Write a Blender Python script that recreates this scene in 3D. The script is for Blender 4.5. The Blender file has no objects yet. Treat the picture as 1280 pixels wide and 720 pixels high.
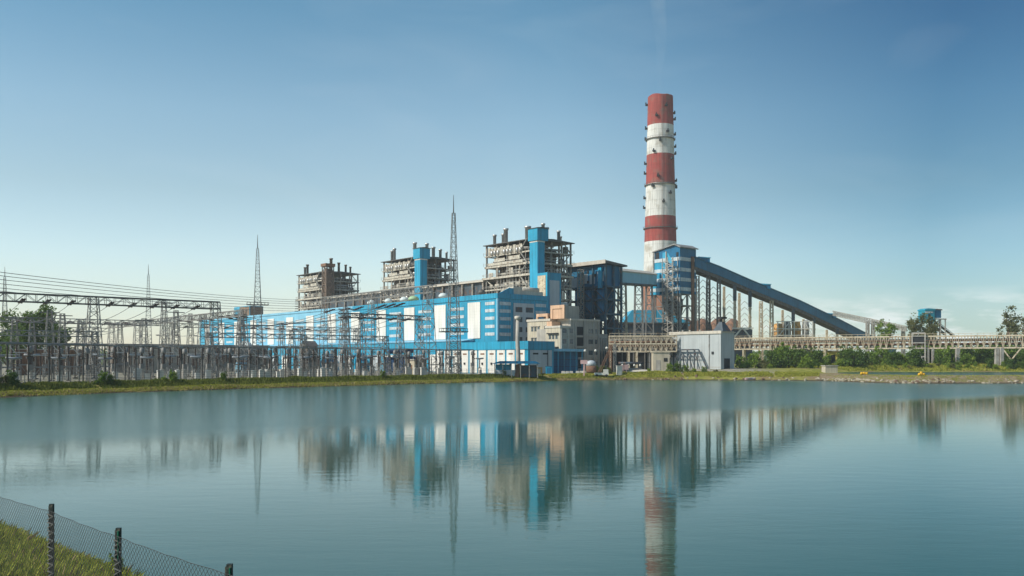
import bpy, math, random
import numpy as np
from mathutils import Vector, Matrix
random.seed(7)
rng = np.random.default_rng(11)
R = math.radians
sc = bpy.context.scene
COL = sc.collection

# ---------------------------------------------------------------- camera, sky, sun, exposure
F, HY, CZ = 1108.5, 450.0, 7.0           # focal length in photo pixels, horizon row, eye height
cam_d = bpy.data.cameras.new('camera')
cam = bpy.data.objects.new('camera', cam_d)
COL.objects.link(cam)
cam.location = (0, 0, CZ)
cam.rotation_euler = (R(90), 0, 0)
cam_d.sensor_width = 36
cam_d.lens = 36 * F / 1280
cam_d.shift_y = 90 / 1280
cam_d.clip_start = 0.5
cam_d.clip_end = 30000
sc.camera = cam

SUN_EL, SUN_AZ = 40.0, math.degrees(math.atan2(-0.92, -0.39))   # azimuth clockwise from +Y
world = bpy.data.worlds.new('World')
sc.world = world
world.use_nodes = True
wt = world.node_tree
wt.nodes.clear()
w_out = wt.nodes.new('ShaderNodeOutputWorld')
w_bg = wt.nodes.new('ShaderNodeBackground')
w_sky = wt.nodes.new('ShaderNodeTexSky')
w_sky.sky_type = 'NISHITA'
w_sky.sun_disc = False
w_sky.sun_elevation = R(SUN_EL)
w_sky.sun_rotation = R(SUN_AZ)
w_sky.air_density = 1.0
w_sky.dust_density = 0.6
w_sky.ozone_density = 2.0
w_bg.inputs['Strength'].default_value = 0.13
# thin clouds lying low over the horizon, part of the sky
tc = wt.nodes.new('ShaderNodeTexCoord')
sep = wt.nodes.new('ShaderNodeSeparateXYZ')
wt.links.new(tc.outputs['Generated'], sep.inputs[0])
mp = wt.nodes.new('ShaderNodeMapping')
mp.inputs['Scale'].default_value = (11, 11, 48)
wt.links.new(tc.outputs['Generated'], mp.inputs[0])
nz = wt.nodes.new('ShaderNodeTexNoise')
nz.inputs['Scale'].default_value = 1.6
nz.inputs['Detail'].default_value = 8
nz.inputs['Roughness'].default_value = 0.6
wt.links.new(mp.outputs[0], nz.inputs['Vector'])
r1 = wt.nodes.new('ShaderNodeMapRange')
r1.inputs['From Min'].default_value = 0.44
r1.inputs['From Max'].default_value = 0.62
wt.links.new(nz.outputs['Fac'], r1.inputs['Value'])
r2 = wt.nodes.new('ShaderNodeMapRange')      # only near the horizon
r2.inputs['From Min'].default_value = 0.075
r2.inputs['From Max'].default_value = 0.042
wt.links.new(sep.outputs['Z'], r2.inputs['Value'])
r3 = wt.nodes.new('ShaderNodeMapRange')      # a bank of them to the north-east
r3.inputs['From Min'].default_value = 0.10
r3.inputs['From Max'].default_value = 0.45
wt.links.new(sep.outputs['X'], r3.inputs['Value'])
m1 = wt.nodes.new('ShaderNodeMath'); m1.operation = 'MULTIPLY'
wt.links.new(r1.outputs[0], m1.inputs[0]); wt.links.new(r2.outputs[0], m1.inputs[1])
m2 = wt.nodes.new('ShaderNodeMath'); m2.operation = 'MULTIPLY'
wt.links.new(m1.outputs[0], m2.inputs[0]); wt.links.new(r3.outputs[0], m2.inputs[1])
m3 = wt.nodes.new('ShaderNodeMath'); m3.operation = 'MULTIPLY'
wt.links.new(m2.outputs[0], m3.inputs[0]); m3.inputs[1].default_value = 0.75
mx = wt.nodes.new('ShaderNodeMix'); mx.data_type = 'RGBA'
wt.links.new(m3.outputs[0], mx.inputs['Factor'])
SKY_TINT = wt.nodes.new('ShaderNodeMix'); SKY_TINT.data_type = 'RGBA'; SKY_TINT.blend_type = 'MULTIPLY'
SKY_TINT.inputs['Factor'].default_value = 1.0
def sky_ramp(stops):
    r = wt.nodes.new('ShaderNodeValToRGB'); e = r.color_ramp.elements
    e[0].position, e[0].color = stops[0][0], (*[c / 2 for c in stops[0][1]], 1)
    e[1].position, e[1].color = stops[-1][0], (*[c / 2 for c in stops[-1][1]], 1)
    for p_, c_ in stops[1:-1]:
        k = e.new(p_); k.color = (*[c / 2 for c in c_], 1)
    return r
# the air is paler towards the horizon and a deeper blue away from the sun
up_ = sky_ramp([(0.0, (1.60, 1.18, 1.10)), (0.11, (1.48, 1.18, 1.09)), (0.18, (1.23, 1.02, 0.90)), (0.26, (1.10, 1.02, 0.93)), (0.36, (0.64, 0.84, 0.84)), (0.7, (0.5, 0.75, 0.85))])
wt.links.new(sep.outputs['Z'], up_.inputs['Fac'])
away_lo = sky_ramp([(0.0, (1.0, 1.0, 1.0)), (0.05, (1, 1, 1)), (0.42, (0.36, 0.52, 0.60)), (0.7, (0.45, 0.6, 0.7))])
away_hi = sky_ramp([(0.0, (1.0, 1.0, 1.0)), (0.05, (0.93, .96, .97)), (0.42, (0.08, 0.34, 0.52)), (0.7, (0.14, 0.34, 0.5))])
for r_ in (away_lo, away_hi): wt.links.new(sep.outputs['X'], r_.inputs['Fac'])
hz_ = wt.nodes.new('ShaderNodeMapRange'); hz_.inputs['From Min'].default_value = 0.06; hz_.inputs['From Max'].default_value = 0.36
wt.links.new(sep.outputs['Z'], hz_.inputs['Value'])
side_ = wt.nodes.new('ShaderNodeMix'); side_.data_type = 'RGBA'
wt.links.new(hz_.outputs[0], side_.inputs['Factor']); wt.links.new(away_lo.outputs[0], side_.inputs[6]); wt.links.new(away_hi.outputs[0], side_.inputs[7])
both_ = wt.nodes.new('ShaderNodeVectorMath'); both_.operation = 'MULTIPLY'
wt.links.new(up_.outputs[0], both_.inputs[0]); wt.links.new(side_.outputs[2], both_.inputs[1])
four_ = wt.nodes.new('ShaderNodeVectorMath'); four_.operation = 'SCALE'; four_.inputs['Scale'].default_value = 4.0
wt.links.new(both_.outputs[0], four_.inputs[0]); wt.links.new(four_.outputs[0], SKY_TINT.inputs[7])
base_ = wt.nodes.new('ShaderNodeVectorMath'); base_.operation = 'MULTIPLY'; base_.inputs[1].default_value = (0.84, 1.03, 1.0)
wt.links.new(w_sky.outputs[0], base_.inputs[0]); wt.links.new(base_.outputs[0], SKY_TINT.inputs[6])
wt.links.new(SKY_TINT.outputs[2], mx.inputs[6])
mx.inputs[7].default_value = (8.2, 8.2, 8.2, 1)
# very thin high veil, barely uneven
mp2 = wt.nodes.new('ShaderNodeMapping'); mp2.inputs['Scale'].default_value = (3, 3, 9); mp2.inputs['Rotation'].default_value = (0.3, 0.5, 0.4)
wt.links.new(tc.outputs['Generated'], mp2.inputs[0])
nz2 = wt.nodes.new('ShaderNodeTexNoise'); nz2.inputs['Scale'].default_value = 1.3; nz2.inputs['Detail'].default_value = 7; nz2.inputs['Distortion'].default_value = 0.8
wt.links.new(mp2.outputs[0], nz2.inputs['Vector'])
rv_ = wt.nodes.new('ShaderNodeMapRange'); rv_.inputs['From Min'].default_value = 0.48; rv_.inputs['From Max'].default_value = 0.85; rv_.inputs['To Max'].default_value = 0.10
wt.links.new(nz2.outputs['Fac'], rv_.inputs['Value'])
veil = wt.nodes.new('ShaderNodeMix'); veil.data_type = 'RGBA'; veil.inputs[7].default_value = (5.6, 6.0, 6.2, 1)
wt.links.new(rv_.outputs[0], veil.inputs['Factor'])
wt.links.new(mx.outputs[2], veil.inputs[6])
wt.links.new(veil.outputs[2], w_bg.inputs['Color'])
wt.links.new(w_bg.outputs[0], w_out.inputs['Surface'])

sun_d = bpy.data.lights.new('sun', 'SUN')
sun_d.energy = 3.9
sun_d.angle = R(0.6)
sun_d.color = (1.0, 0.93, 0.82)
sun = bpy.data.objects.new('sun', sun_d)
COL.objects.link(sun)
_s = Vector((math.sin(R(SUN_AZ)) * math.cos(R(SUN_EL)), math.cos(R(SUN_AZ)) * math.cos(R(SUN_EL)), math.sin(R(SUN_EL))))
sun.rotation_euler = _s.to_track_quat('Z', 'Y').to_euler()
sun.location = (0, 0, 300)

vs = sc.view_settings
vs.view_transform = 'Standard'
vs.look = 'None'
vs.exposure = 0.27
vs.gamma = 1.0
vs.use_curve_mapping = False
try:
    sc.cycles.volume_step_rate = 4
    sc.cycles.volume_max_steps = 64
    sc.cycles.max_bounces = 8
    sc.cycles.volume_bounces = 1
except Exception:
    pass

# ---------------------------------------------------------------- materials
MATS = {}
def mat(name, col, rough=0.6, metal=0.0, var=0.18, scale=0.35, streak=0.0, bump=0.0, col2=None, c2amt=0.0,
        seam=None, seam_axis='Z', seam_dark=0.6, spec=0.4):
    """Principled with cloudy tone variation, rain streaks, a second (rust / dirt) colour in patches and sheet seams."""
    if name in MATS: return MATS[name]
    m = bpy.data.materials.new(name); m.use_nodes = True
    nt = m.node_tree; b = nt.nodes['Principled BSDF']
    b.inputs['Roughness'].default_value = rough
    b.inputs['Metallic'].default_value = metal
    b.inputs['Specular IOR Level'].default_value = spec
    L = nt.links.new
    co = nt.nodes.new('ShaderNodeTexCoord')
    n = nt.nodes.new('ShaderNodeTexNoise'); n.inputs['Scale'].default_value = scale; n.inputs['Detail'].default_value = 6
    L(co.outputs['Object'], n.inputs['Vector'])
    mr = nt.nodes.new('ShaderNodeMapRange')
    mr.inputs['From Min'].default_value = 0.3; mr.inputs['From Max'].default_value = 0.7
    mr.inputs['To Min'].default_value = 1 - var; mr.inputs['To Max'].default_value = 1 + var
    L(n.outputs['Fac'], mr.inputs['Value'])
    cur = mr.outputs[0]
    if streak:
        mpn = nt.nodes.new('ShaderNodeMapping'); mpn.inputs['Scale'].default_value = (1.3, 1.3, 0.06)
        L(co.outputs['Object'], mpn.inputs[0])
        n2 = nt.nodes.new('ShaderNodeTexNoise'); n2.inputs['Scale'].default_value = 1.0; n2.inputs['Detail'].default_value = 5
        L(mpn.outputs[0], n2.inputs['Vector'])
        q = nt.nodes.new('ShaderNodeMapRange')
        q.inputs['From Min'].default_value = 0.42; q.inputs['From Max'].default_value = 0.7
        q.inputs['To Min'].default_value = 1; q.inputs['To Max'].default_value = 1 - streak
        L(n2.outputs['Fac'], q.inputs['Value'])
        mm = nt.nodes.new('ShaderNodeMath'); mm.operation = 'MULTIPLY'
        L(cur, mm.inputs[0]); L(q.outputs[0], mm.inputs[1]); cur = mm.outputs[0]
    if seam:
        sx = nt.nodes.new('ShaderNodeSeparateXYZ'); L(co.outputs['Object'], sx.inputs[0])
        if seam_axis == 'XY':
            ad = nt.nodes.new('ShaderNodeMath'); ad.operation = 'ADD'; L(sx.outputs['X'], ad.inputs[0]); L(sx.outputs['Y'], ad.inputs[1]); src = ad.outputs[0]
        else:
            src = sx.outputs[seam_axis]
        md = nt.nodes.new('ShaderNodeMath'); md.operation = 'PINGPONG'; md.inputs[1].default_value = seam / 2
        L(src, md.inputs[0])
        q = nt.nodes.new('ShaderNodeMapRange')
        q.inputs['From Min'].default_value = 0.0; q.inputs['From Max'].default_value = seam * 0.09
        q.inputs['To Min'].default_value = seam_dark; q.inputs['To Max'].default_value = 1
        L(md.outputs[0], q.inputs['Value'])
        mm = nt.nodes.new('ShaderNodeMath'); mm.operation = 'MULTIPLY'
        L(cur, mm.inputs[0]); L(q.outputs[0], mm.inputs[1]); cur = mm.outputs[0]
    base = nt.nodes.new('ShaderNodeMix'); base.data_type = 'RGBA'
    base.inputs[6].default_value = (*col, 1); base.inputs[7].default_value = (*(col2 or col), 1)
    if c2amt:
        n3 = nt.nodes.new('ShaderNodeTexNoise'); n3.inputs['Scale'].default_value = scale * 2.3; n3.inputs['Detail'].default_value = 8
        L(co.outputs['Object'], n3.inputs['Vector'])
        q = nt.nodes.new('ShaderNodeMapRange')
        q.inputs['From Min'].default_value = 0.62 - 0.25 * c2amt; q.inputs['From Max'].default_value = 0.72 - 0.15 * c2amt
        L(n3.outputs['Fac'], q.inputs['Value']); L(q.outputs[0], base.inputs['Factor'])
    else:
        base.inputs['Factor'].default_value = 0
    vm = nt.nodes.new('ShaderNodeVectorMath'); vm.operation = 'SCALE'
    L(base.outputs[2], vm.inputs[0]); L(cur, vm.inputs['Scale'])
    L(vm.outputs[0], b.inputs['Base Color'])
    if bump:
        bp = nt.nodes.new('ShaderNodeBump'); bp.inputs['Strength'].default_value = bump
        L(n.outputs['Fac'], bp.inputs['Height']); L(bp.outputs[0], b.inputs['Normal'])
    MATS[name] = m
    return m

RUST = (0.13, 0.07, 0.045)
M = dict(
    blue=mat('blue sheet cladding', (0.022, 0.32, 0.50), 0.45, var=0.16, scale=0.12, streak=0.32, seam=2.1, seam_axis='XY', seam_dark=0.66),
    paleblue=mat('faded pale blue cladding', (0.22, 0.50, 0.66), 0.5, var=0.12, scale=0.1, streak=0.18, seam=1.4, seam_axis='XY', seam_dark=0.85),
    midblue=mat('mid blue cladding', (0.05, 0.36, 0.54), 0.5, var=0.14, scale=0.1, streak=0.25, seam=1.4, seam_axis='XY', seam_dark=0.82),
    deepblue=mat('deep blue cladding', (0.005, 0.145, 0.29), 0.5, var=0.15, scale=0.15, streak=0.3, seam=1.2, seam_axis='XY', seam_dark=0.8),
    steelblue=mat('blue painted steel', (0.012, 0.075, 0.12), 0.5, var=0.25, scale=0.3, streak=0.3, col2=RUST, c2amt=0.3),
    white=mat('white sheet cladding', (0.76, 0.73, 0.67), 0.5, var=0.07, scale=0.12, streak=0.2, seam=1.2, seam_axis='Z', seam_dark=0.9),
    greypanel=mat('pale grey cladding', (0.46, 0.50, 0.52), 0.5, var=0.07, scale=0.2, streak=0.15, seam=1.0, seam_axis='XY', seam_dark=0.86),
    band=mat('translucent sheet band', (0.52, 0.58, 0.60), 0.35, var=0.2, scale=0.6, streak=0.3),
    glass=mat('window glass', (0.05, 0.075, 0.09), 0.12, var=0.5, scale=0.5, spec=0.7),
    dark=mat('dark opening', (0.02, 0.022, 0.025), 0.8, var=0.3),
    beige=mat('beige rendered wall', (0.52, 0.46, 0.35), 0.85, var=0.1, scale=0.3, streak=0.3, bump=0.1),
    beigeshade=mat('beige render toned for shade', (0.40, 0.37, 0.32), 0.85, var=0.12, scale=0.3, streak=0.3),  # the beige render again, with shade put into its colour
    peach=mat('peach painted render', (0.62, 0.40, 0.26), 0.85, var=0.08, scale=0.4, streak=0.25),
    concrete=mat('concrete', (0.42, 0.39, 0.34), 0.9, var=0.18, scale=0.5, streak=0.25, bump=0.2),
    cream=mat('cream painted steel', (0.58, 0.49, 0.35), 0.6, var=0.15, scale=0.5, streak=0.25, col2=(0.30, 0.21, 0.13), c2amt=0.35),
    roofcream=mat('weathered cream roofing', (0.55, 0.50, 0.42), 0.7, var=0.12, scale=0.2, streak=0.2),
    galv=mat('galvanised steel', (0.27, 0.265, 0.25), 0.55, 0.2, var=0.2, scale=0.6, col2=(0.16, 0.12, 0.09), c2amt=0.3),
    galvlight=mat('pale galvanised steel', (0.40, 0.38, 0.34), 0.55, 0.2, var=0.2, scale=0.6, col2=(0.25, 0.19, 0.14), c2amt=0.3),
    galvdark=mat('dark weathered steel', (0.115, 0.108, 0.10), 0.6, 0.1, var=0.3, scale=0.5),
    beam=mat('boiler frame steel', (0.30, 0.265, 0.22), 0.65, var=0.25, scale=0.3, streak=0.3, col2=(0.16, 0.10, 0.07), c2amt=0.5),
    beamlight=mat('boiler platform edge', (0.50, 0.46, 0.38), 0.65, var=0.2, scale=0.4, streak=0.3, col2=(0.24, 0.17, 0.12), c2amt=0.35),
    furnace=mat('boiler casing', (0.17, 0.14, 0.12), 0.7, var=0.4, scale=0.25, streak=0.4, col2=(0.30, 0.26, 0.21), c2amt=0.5, seam=3.1, seam_axis='Z', seam_dark=0.45),
    bluegrey=mat('blue grey steel', (0.06, 0.085, 0.105), 0.6, var=0.3, scale=0.3, streak=0.3, col2=RUST, c2amt=0.4),
    silver=mat('aluminium pipe lagging', (0.55, 0.54, 0.52), 0.4, 0.5, var=0.15, scale=0.6),
    rust=mat('rust brown steel', (0.22, 0.12, 0.075), 0.8, var=0.3, scale=0.4, streak=0.3),
    brownins=mat('brown porcelain', (0.055, 0.036, 0.03), 0.3, var=0.2, scale=2),
    greyins=mat('grey porcelain', (0.30, 0.31, 0.32), 0.35, var=0.1, scale=2),
    tank=mat('grey painted tank', (0.22, 0.21, 0.195), 0.5, var=0.1, scale=1),
    cabinet=mat('white cabinet paint', (0.66, 0.64, 0.58), 0.5, var=0.06, scale=1.5, streak=0.15),
    bluetank=mat('blue transformer paint', (0.02, 0.06, 0.14), 0.5, var=0.2, scale=0.6),
    wire=mat('conductor wire', (0.10, 0.10, 0.10), 0.6, 0.3, var=0.1),
    ochre=mat('ochre painted plate', (0.62, 0.33, 0.09), 0.7, var=0.25, scale=0.4, streak=0.2, col2=(0.2, 0.1, 0.05), c2amt=0.35),
    teal=mat('teal cladding', (0.02, 0.30, 0.42), 0.5, var=0.1, scale=0.4, streak=0.15),
    green=mat('pale green ventilator', (0.36, 0.52, 0.30), 0.5, var=0.1, scale=0.6),
    whitevent=mat('white ventilator', (0.62, 0.68, 0.66), 0.5, var=0.08, scale=0.6),
    yellow=mat('yellow wall paint', (0.62, 0.52, 0.12), 0.8, var=0.15, scale=0.4, streak=0.2),
    orange=mat('yellow orange plastic', (0.72, 0.40, 0.02), 0.5, var=0.15, scale=1.5),
    pink=mat('faded pink paint', (0.62, 0.40, 0.38), 0.7, var=0.15, scale=1.2),
    rock=mat('pale rubble stone', (0.36, 0.31, 0.23), 0.95, var=0.35, scale=0.8, bump=0.4),
    rockdark=mat('brown rubble stone', (0.17, 0.11, 0.075), 0.95, var=0.35, scale=0.8, bump=0.4),
    bark=mat('bark', (0.13, 0.09, 0.06), 0.95, var=0.3, scale=2, bump=0.4),
    fencewire=mat('fence wire', (0.028, 0.032, 0.032), 0.6, 0.0, var=0.3, scale=6),
    fencepost=mat('fence post paint', (0.022, 0.03, 0.027), 0.6, var=0.5, scale=9, col2=(0.11, 0.10, 0.08), c2amt=0.35),
    greencap=mat('green post paint', (0.01, 0.16, 0.09), 0.5, var=0.2, scale=8),
)
def leafmat(name, a, b, trans=0.38):
    m = bpy.data.materials.new(name); m.use_nodes = True
    nt = m.node_tree; L = nt.links.new
    p = nt.nodes['Principled BSDF']; p.inputs['Roughness'].default_value = 0.7; p.inputs['Specular IOR Level'].default_value = 0.25
    g = nt.nodes.new('ShaderNodeNewGeometry')
    co = nt.nodes.new('ShaderNodeTexCoord')
    n = nt.nodes.new('ShaderNodeTexNoise'); n.inputs['Scale'].default_value = 0.4; n.inputs['Detail'].default_value = 3
    L(co.outputs['Object'], n.inputs['Vector'])
    ad = nt.nodes.new('ShaderNodeMath'); ad.operation = 'ADD'
    L(g.outputs['Random Per Island'], ad.inputs[0]); L(n.outputs['Fac'], ad.inputs[1])
    q = nt.nodes.new('ShaderNodeMapRange'); q.inputs['From Min'].default_value = 0.4; q.inputs['From Max'].default_value = 1.6
    L(ad.outputs[0], q.inputs['Value'])
    mx = nt.nodes.new('ShaderNodeMix'); mx.data_type = 'RGBA'
    mx.inputs[6].default_value = (*a, 1); mx.inputs[7].default_value = (*b, 1)
    L(q.outputs[0], mx.inputs['Factor']); L(mx.outputs[2], p.inputs['Base Color'])
    tr = nt.nodes.new('ShaderNodeBsdfTranslucent'); L(mx.outputs[2], tr.inputs['Color'])
    ms = nt.nodes.new('ShaderNodeMixShader'); ms.inputs[0].default_value = trans
    L(p.outputs[0], ms.inputs[1]); L(tr.outputs[0], ms.inputs[2])
    L(ms.outputs[0], nt.nodes['Material Output'].inputs['Surface'])
    return m
M['leaf_dark'] = leafmat('dark green leaves', (0.045, 0.095, 0.014), (0.15, 0.23, 0.04))
M['leaf_mid'] = leafmat('mid green leaves', (0.085, 0.16, 0.016), (0.26, 0.36, 0.05))
M['leaf_olive'] = leafmat('olive green leaves', (0.09, 0.105, 0.035), (0.23, 0.23, 0.09))
M['leaf_bright'] = leafmat('fresh green leaves', (0.13, 0.22, 0.018), (0.36, 0.44, 0.07))
M['grass_bright'] = leafmat('bright bank grass', (0.20, 0.23, 0.02), (0.42, 0.40, 0.07), 0.3)
M['grass_dark'] = leafmat('dark bank grass', (0.07, 0.10, 0.015), (0.22, 0.24, 0.04), 0.3)
M['grass_near'] = leafmat('grass on the near bank', (0.20, 0.26, 0.02), (0.46, 0.46, 0.08), 0.3)

# ---------------------------------------------------------------- mesh builder and object helpers
class MB:
    def __init__(s): s.v = []; s.f = []; s.m = []; s.k = 0; s.sm = []; s.smooth = False
    def add(s, vs, fs):
        o = len(s.v); s.v.extend(vs); s.f.extend([tuple(i + o for i in f) for f in fs])
        s.m.extend([s.k] * len(fs)); s.sm.extend([s.smooth] * len(fs)); return s
    def box(s, a, b):
        x0, y0, z0 = a; x1, y1, z1 = b
        return s.add([(x0,y0,z0),(x1,y0,z0),(x1,y1,z0),(x0,y1,z0),(x0,y0,z1),(x1,y0,z1),(x1,y1,z1),(x0,y1,z1)],
                     [(0,3,2,1),(4,5,6,7),(0,1,5,4),(1,2,6,5),(2,3,7,6),(3,0,4,7)])
    def bar(s, a, b, w=0.2, h=None, up=(0,0,1)):
        a, b = Vector(a), Vector(b); d = b - a
        if d.length < 1e-6: return s
        d.normalize(); u = Vector(up)
        if abs(d.dot(u)) > 0.98: u = Vector((1,0,0))
        x = d.cross(u).normalized(); y = x.cross(d).normalized(); h = h or w
        x *= w / 2; y *= h / 2
        return s.add([tuple(p) for p in (a-x-y, a+x-y, a+x+y, a-x+y, b-x-y, b+x-y, b+x+y, b-x+y)],
                     [(0,1,5,4),(1,2,6,5),(2,3,7,6),(3,0,4,7),(0,3,2,1),(4,5,6,7)])
    def tube(s, pts, r, n=6, caps=True):
        """pts with one radius or a radius per point"""
        pts = [Vector(p) for p in pts]; rs = r if isinstance(r, (list, tuple)) else [r] * len(pts)
        vs = []; fs = []
        for i, p in enumerate(pts):
            d = (pts[min(i+1, len(pts)-1)] - pts[max(i-1, 0)]).normalized()
            u = Vector((0,0,1)) if abs(d.z) < 0.95 else Vector((1,0,0))
            x = d.cross(u).normalized(); y = x.cross(d)
            for k in range(n):
                a = 2 * math.pi * k / n
                vs.append(tuple(p + x * rs[i] * math.cos(a) + y * rs[i] * math.sin(a)))
        for i in range(len(pts) - 1):
            for k in range(n):
                k2 = (k + 1) % n
                fs.append((i*n+k, i*n+k2, (i+1)*n+k2, (i+1)*n+k))
        if caps: fs.append(tuple(range(n))[::-1]); fs.append(tuple((len(pts)-1)*n + k for k in range(n)))
        sm = s.smooth; s.smooth = n > 5; s.add(vs, fs); s.smooth = sm
        return s
    def lathe(s, prof, c=(0,0,0), n=12):
        """prof = [(r, z), ...] about the z axis"""
        return s.tube([(c[0], c[1], c[2] + z) for r, z in prof], [max(r, 1e-3) for r, z in prof], n) if False else s._lathe(prof, c, n)
    def _lathe(s, prof, c, n):
        vs = []; fs = []
        for r, z in prof:
            for k in range(n):
                a = 2 * math.pi * k / n; vs.append((c[0] + r * math.cos(a), c[1] + r * math.sin(a), c[2] + z))
        for i in range(len(prof) - 1):
            for k in range(n):
                k2 = (k + 1) % n; fs.append((i*n+k, i*n+k2, (i+1)*n+k2, (i+1)*n+k))
        fs.append(tuple(range(n))[::-1]); fs.append(tuple((len(prof)-1)*n + k for k in range(n)))
        s.smooth = True; s.add(vs, fs); s.smooth = False
        return s
    def prism(s, poly, y0, y1, axis='y'):
        """polygon in (x, z) swept along y (or in (y, z) swept along x)"""
        n = len(poly)
        f = (lambda p, t: (p[0], t, p[1])) if axis == 'y' else (lambda p, t: (t, p[0], p[1]))
        return s.add([f(p, y0) for p in poly] + [f(p, y1) for p in poly],
                     [tuple(range(n)), tuple(range(2*n-1, n-1, -1))] + [(i, (i+1) % n + 0, (i+1) % n + n, i + n) for i in range(n)])
    def lattice(s, a, b, w0, w1=None, n=8, rc=0.16, rb=0.09, side=None, style='x'):
        """four chords with zigzag bracing on all four faces, square section w0 at a, w1 at b"""
        a, b = Vector(a), Vector(b); w1 = w0 if w1 is None else w1
        d = (b - a).normalized()
        if abs(d.z) > 0.9: x, y = Vector((1,0,0)), Vector((0,1,0))
        else: x = d.cross(Vector((0,0,1))).normalized(); y = Vector((0,0,1))
        if side is not None: x = Vector(side[0]); y = Vector(side[1])
        def c(i, t):
            w = w0 + (w1 - w0) * t; sx, sy = ((-1,-1),(1,-1),(1,1),(-1,1))[i]
            return a + (b - a) * t + x * w * sx / 2 + y * w * sy / 2
        for i in range(4): s.bar(c(i,0), c(i,1), rc)
        for k in range(n):
            t0, t1 = k / n, (k + 1) / n
            for i in range(4):
                j = (i + 1) % 4
                if (k + i) % 2: s.bar(c(i,t0), c(j,t1), rb)
                else: s.bar(c(j,t0), c(i,t1), rb)
                if style == 'x':
                    if (k + i) % 2: s.bar(c(j,t0), c(i,t1), rb)
                    else: s.bar(c(i,t0), c(j,t1), rb)
                s.bar(c(i,t1), c(j,t1), rb)
        return s
    def mesh(s, name, mats):
        me = bpy.data.meshes.new(name); me.from_pydata(s.v, [], s.f)
        for m in (mats if isinstance(mats, (list, tuple)) else [mats]): me.materials.append(m)
        me.polygons.foreach_set('material_index', s.m)
        me.polygons.foreach_set('use_smooth', s.sm)
        me.update()
        return me

def part(name, mb, m, parent, label=None, loc=None, kind=None):
    me = mb if isinstance(mb, bpy.types.Mesh) else mb.mesh(name, m)
    o = bpy.data.objects.new(name, me); COL.objects.link(o); o.parent = parent
    if loc is not None: o.location = loc
    if label: o['label'] = label
    if kind: o['kind'] = kind
    return o
def tag(o, label, cat, group=None, kind=None):
    if label: o['label'] = label
    if cat: o['category'] = cat
    if group: o['group'] = group
    if kind: o['kind'] = kind
    return o
def thing(name, label, cat, loc=(0,0,0), rz=0.0, group=None):
    o = bpy.data.objects.new(name, None); COL.objects.link(o)
    o.location = loc; o.rotation_euler = (0, 0, rz); o.empty_display_size = 1
    return tag(o, label, cat, group)
def single(name, mb, m, label, cat, loc=(0,0,0), rz=0.0, group=None, kind=None):
    o = part(name, mb, m, None); o.location = loc; o.rotation_euler = (0, 0, rz)
    return tag(o, label, cat, group, kind)
def dup(o, loc=None, rz=None, label=None, group=None, scale=None, parent=None):
    c = o.copy(); COL.objects.link(c)
    if parent is not None: c.parent = parent
    if loc is not None: c.location = loc
    if rz is not None: c.rotation_euler = (0, 0, rz)
    if scale is not None: c.scale = scale if hasattr(scale, '__len__') else (scale,) * 3
    if label: c['label'] = label
    if group: c['group'] = group
    for ch in [k for k in KIDS.get(o.name, [])]:
        dup(ch, parent=c)
    return c
class _Kids(dict):
    def get(self, name, default=None):
        o = bpy.data.objects[name]
        return list(o.children)
KIDS = _Kids()

# the plant's own grid: n = along the short ends of the halls, d = along the row of boilers
GA = math.atan2(0.645, 0.764)
NX, NY = math.cos(GA), math.sin(GA)
def G(u, v, z=0.0): return Vector((u * NX - v * NY, u * NY + v * NX, z))
def P(px, py, D): return Vector(((px - 640) / F * D, D, CZ + (HY - py) / F * D))
def along_d(px, c):
    q = (px - 640) / F; return (c[0] - q * c[1]) / (NY + NX * q)
def along_n(px, c):
    q = (px - 640) / F; return (q * c[1] - c[0]) / (NX - NY * q)
def smooth(t): t = np.clip(t, 0, 1); return t * t * (3 - 2 * t)

# ---------------------------------------------------------------- terrain and water
POND = [(-13,28.9),(-21.8,37.8),(-60,76),(-100,116),(-112,132),(-106,150),(-95,165),(-84,190),(-63,218),(-36,250),(-16,271),(0,287),(16,300),(36,309),
        (60,308),(90,303),(104,299),(109,284),(114,267),(125,264),(153,265),(190,266),(300,262),(420,250),(420,-120),(135,-120),(10,5.7)]
BACK = [(122,285),(140,281),(175,282),(330,284),(345,372),(150,367),(127,352),(119,318)]
def sdist(px, py, poly):
    px, py = np.asarray(px, float), np.asarray(py, float)
    best = np.full(px.shape, 1e9); inside = np.zeros(px.shape, bool)
    n = len(poly)
    for i in range(n):
        x0, y0 = poly[i]; x1, y1 = poly[(i+1) % n]
        ex, ey = x1 - x0, y1 - y0
        t = np.clip(((px-x0)*ex + (py-y0)*ey) / (ex*ex + ey*ey), 0, 1)
        best = np.minimum(best, np.hypot(px - x0 - t*ex, py - y0 - t*ey))
        c = ((y0 > py) != (y1 > py)) & (px < ex * (py - y0) / (ey if abs(ey) > 1e-9 else 1e-9) + x0)
        inside ^= c
    return np.where(inside, -best, best)
def wob(x, y):
    return (np.sin(x*0.31+1.3*np.sin(y*0.11)) + np.sin(y*0.37+2.1*np.sin(x*0.13+1)) + 0.6*np.sin(x*0.9+y*0.7))/2.6
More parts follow.
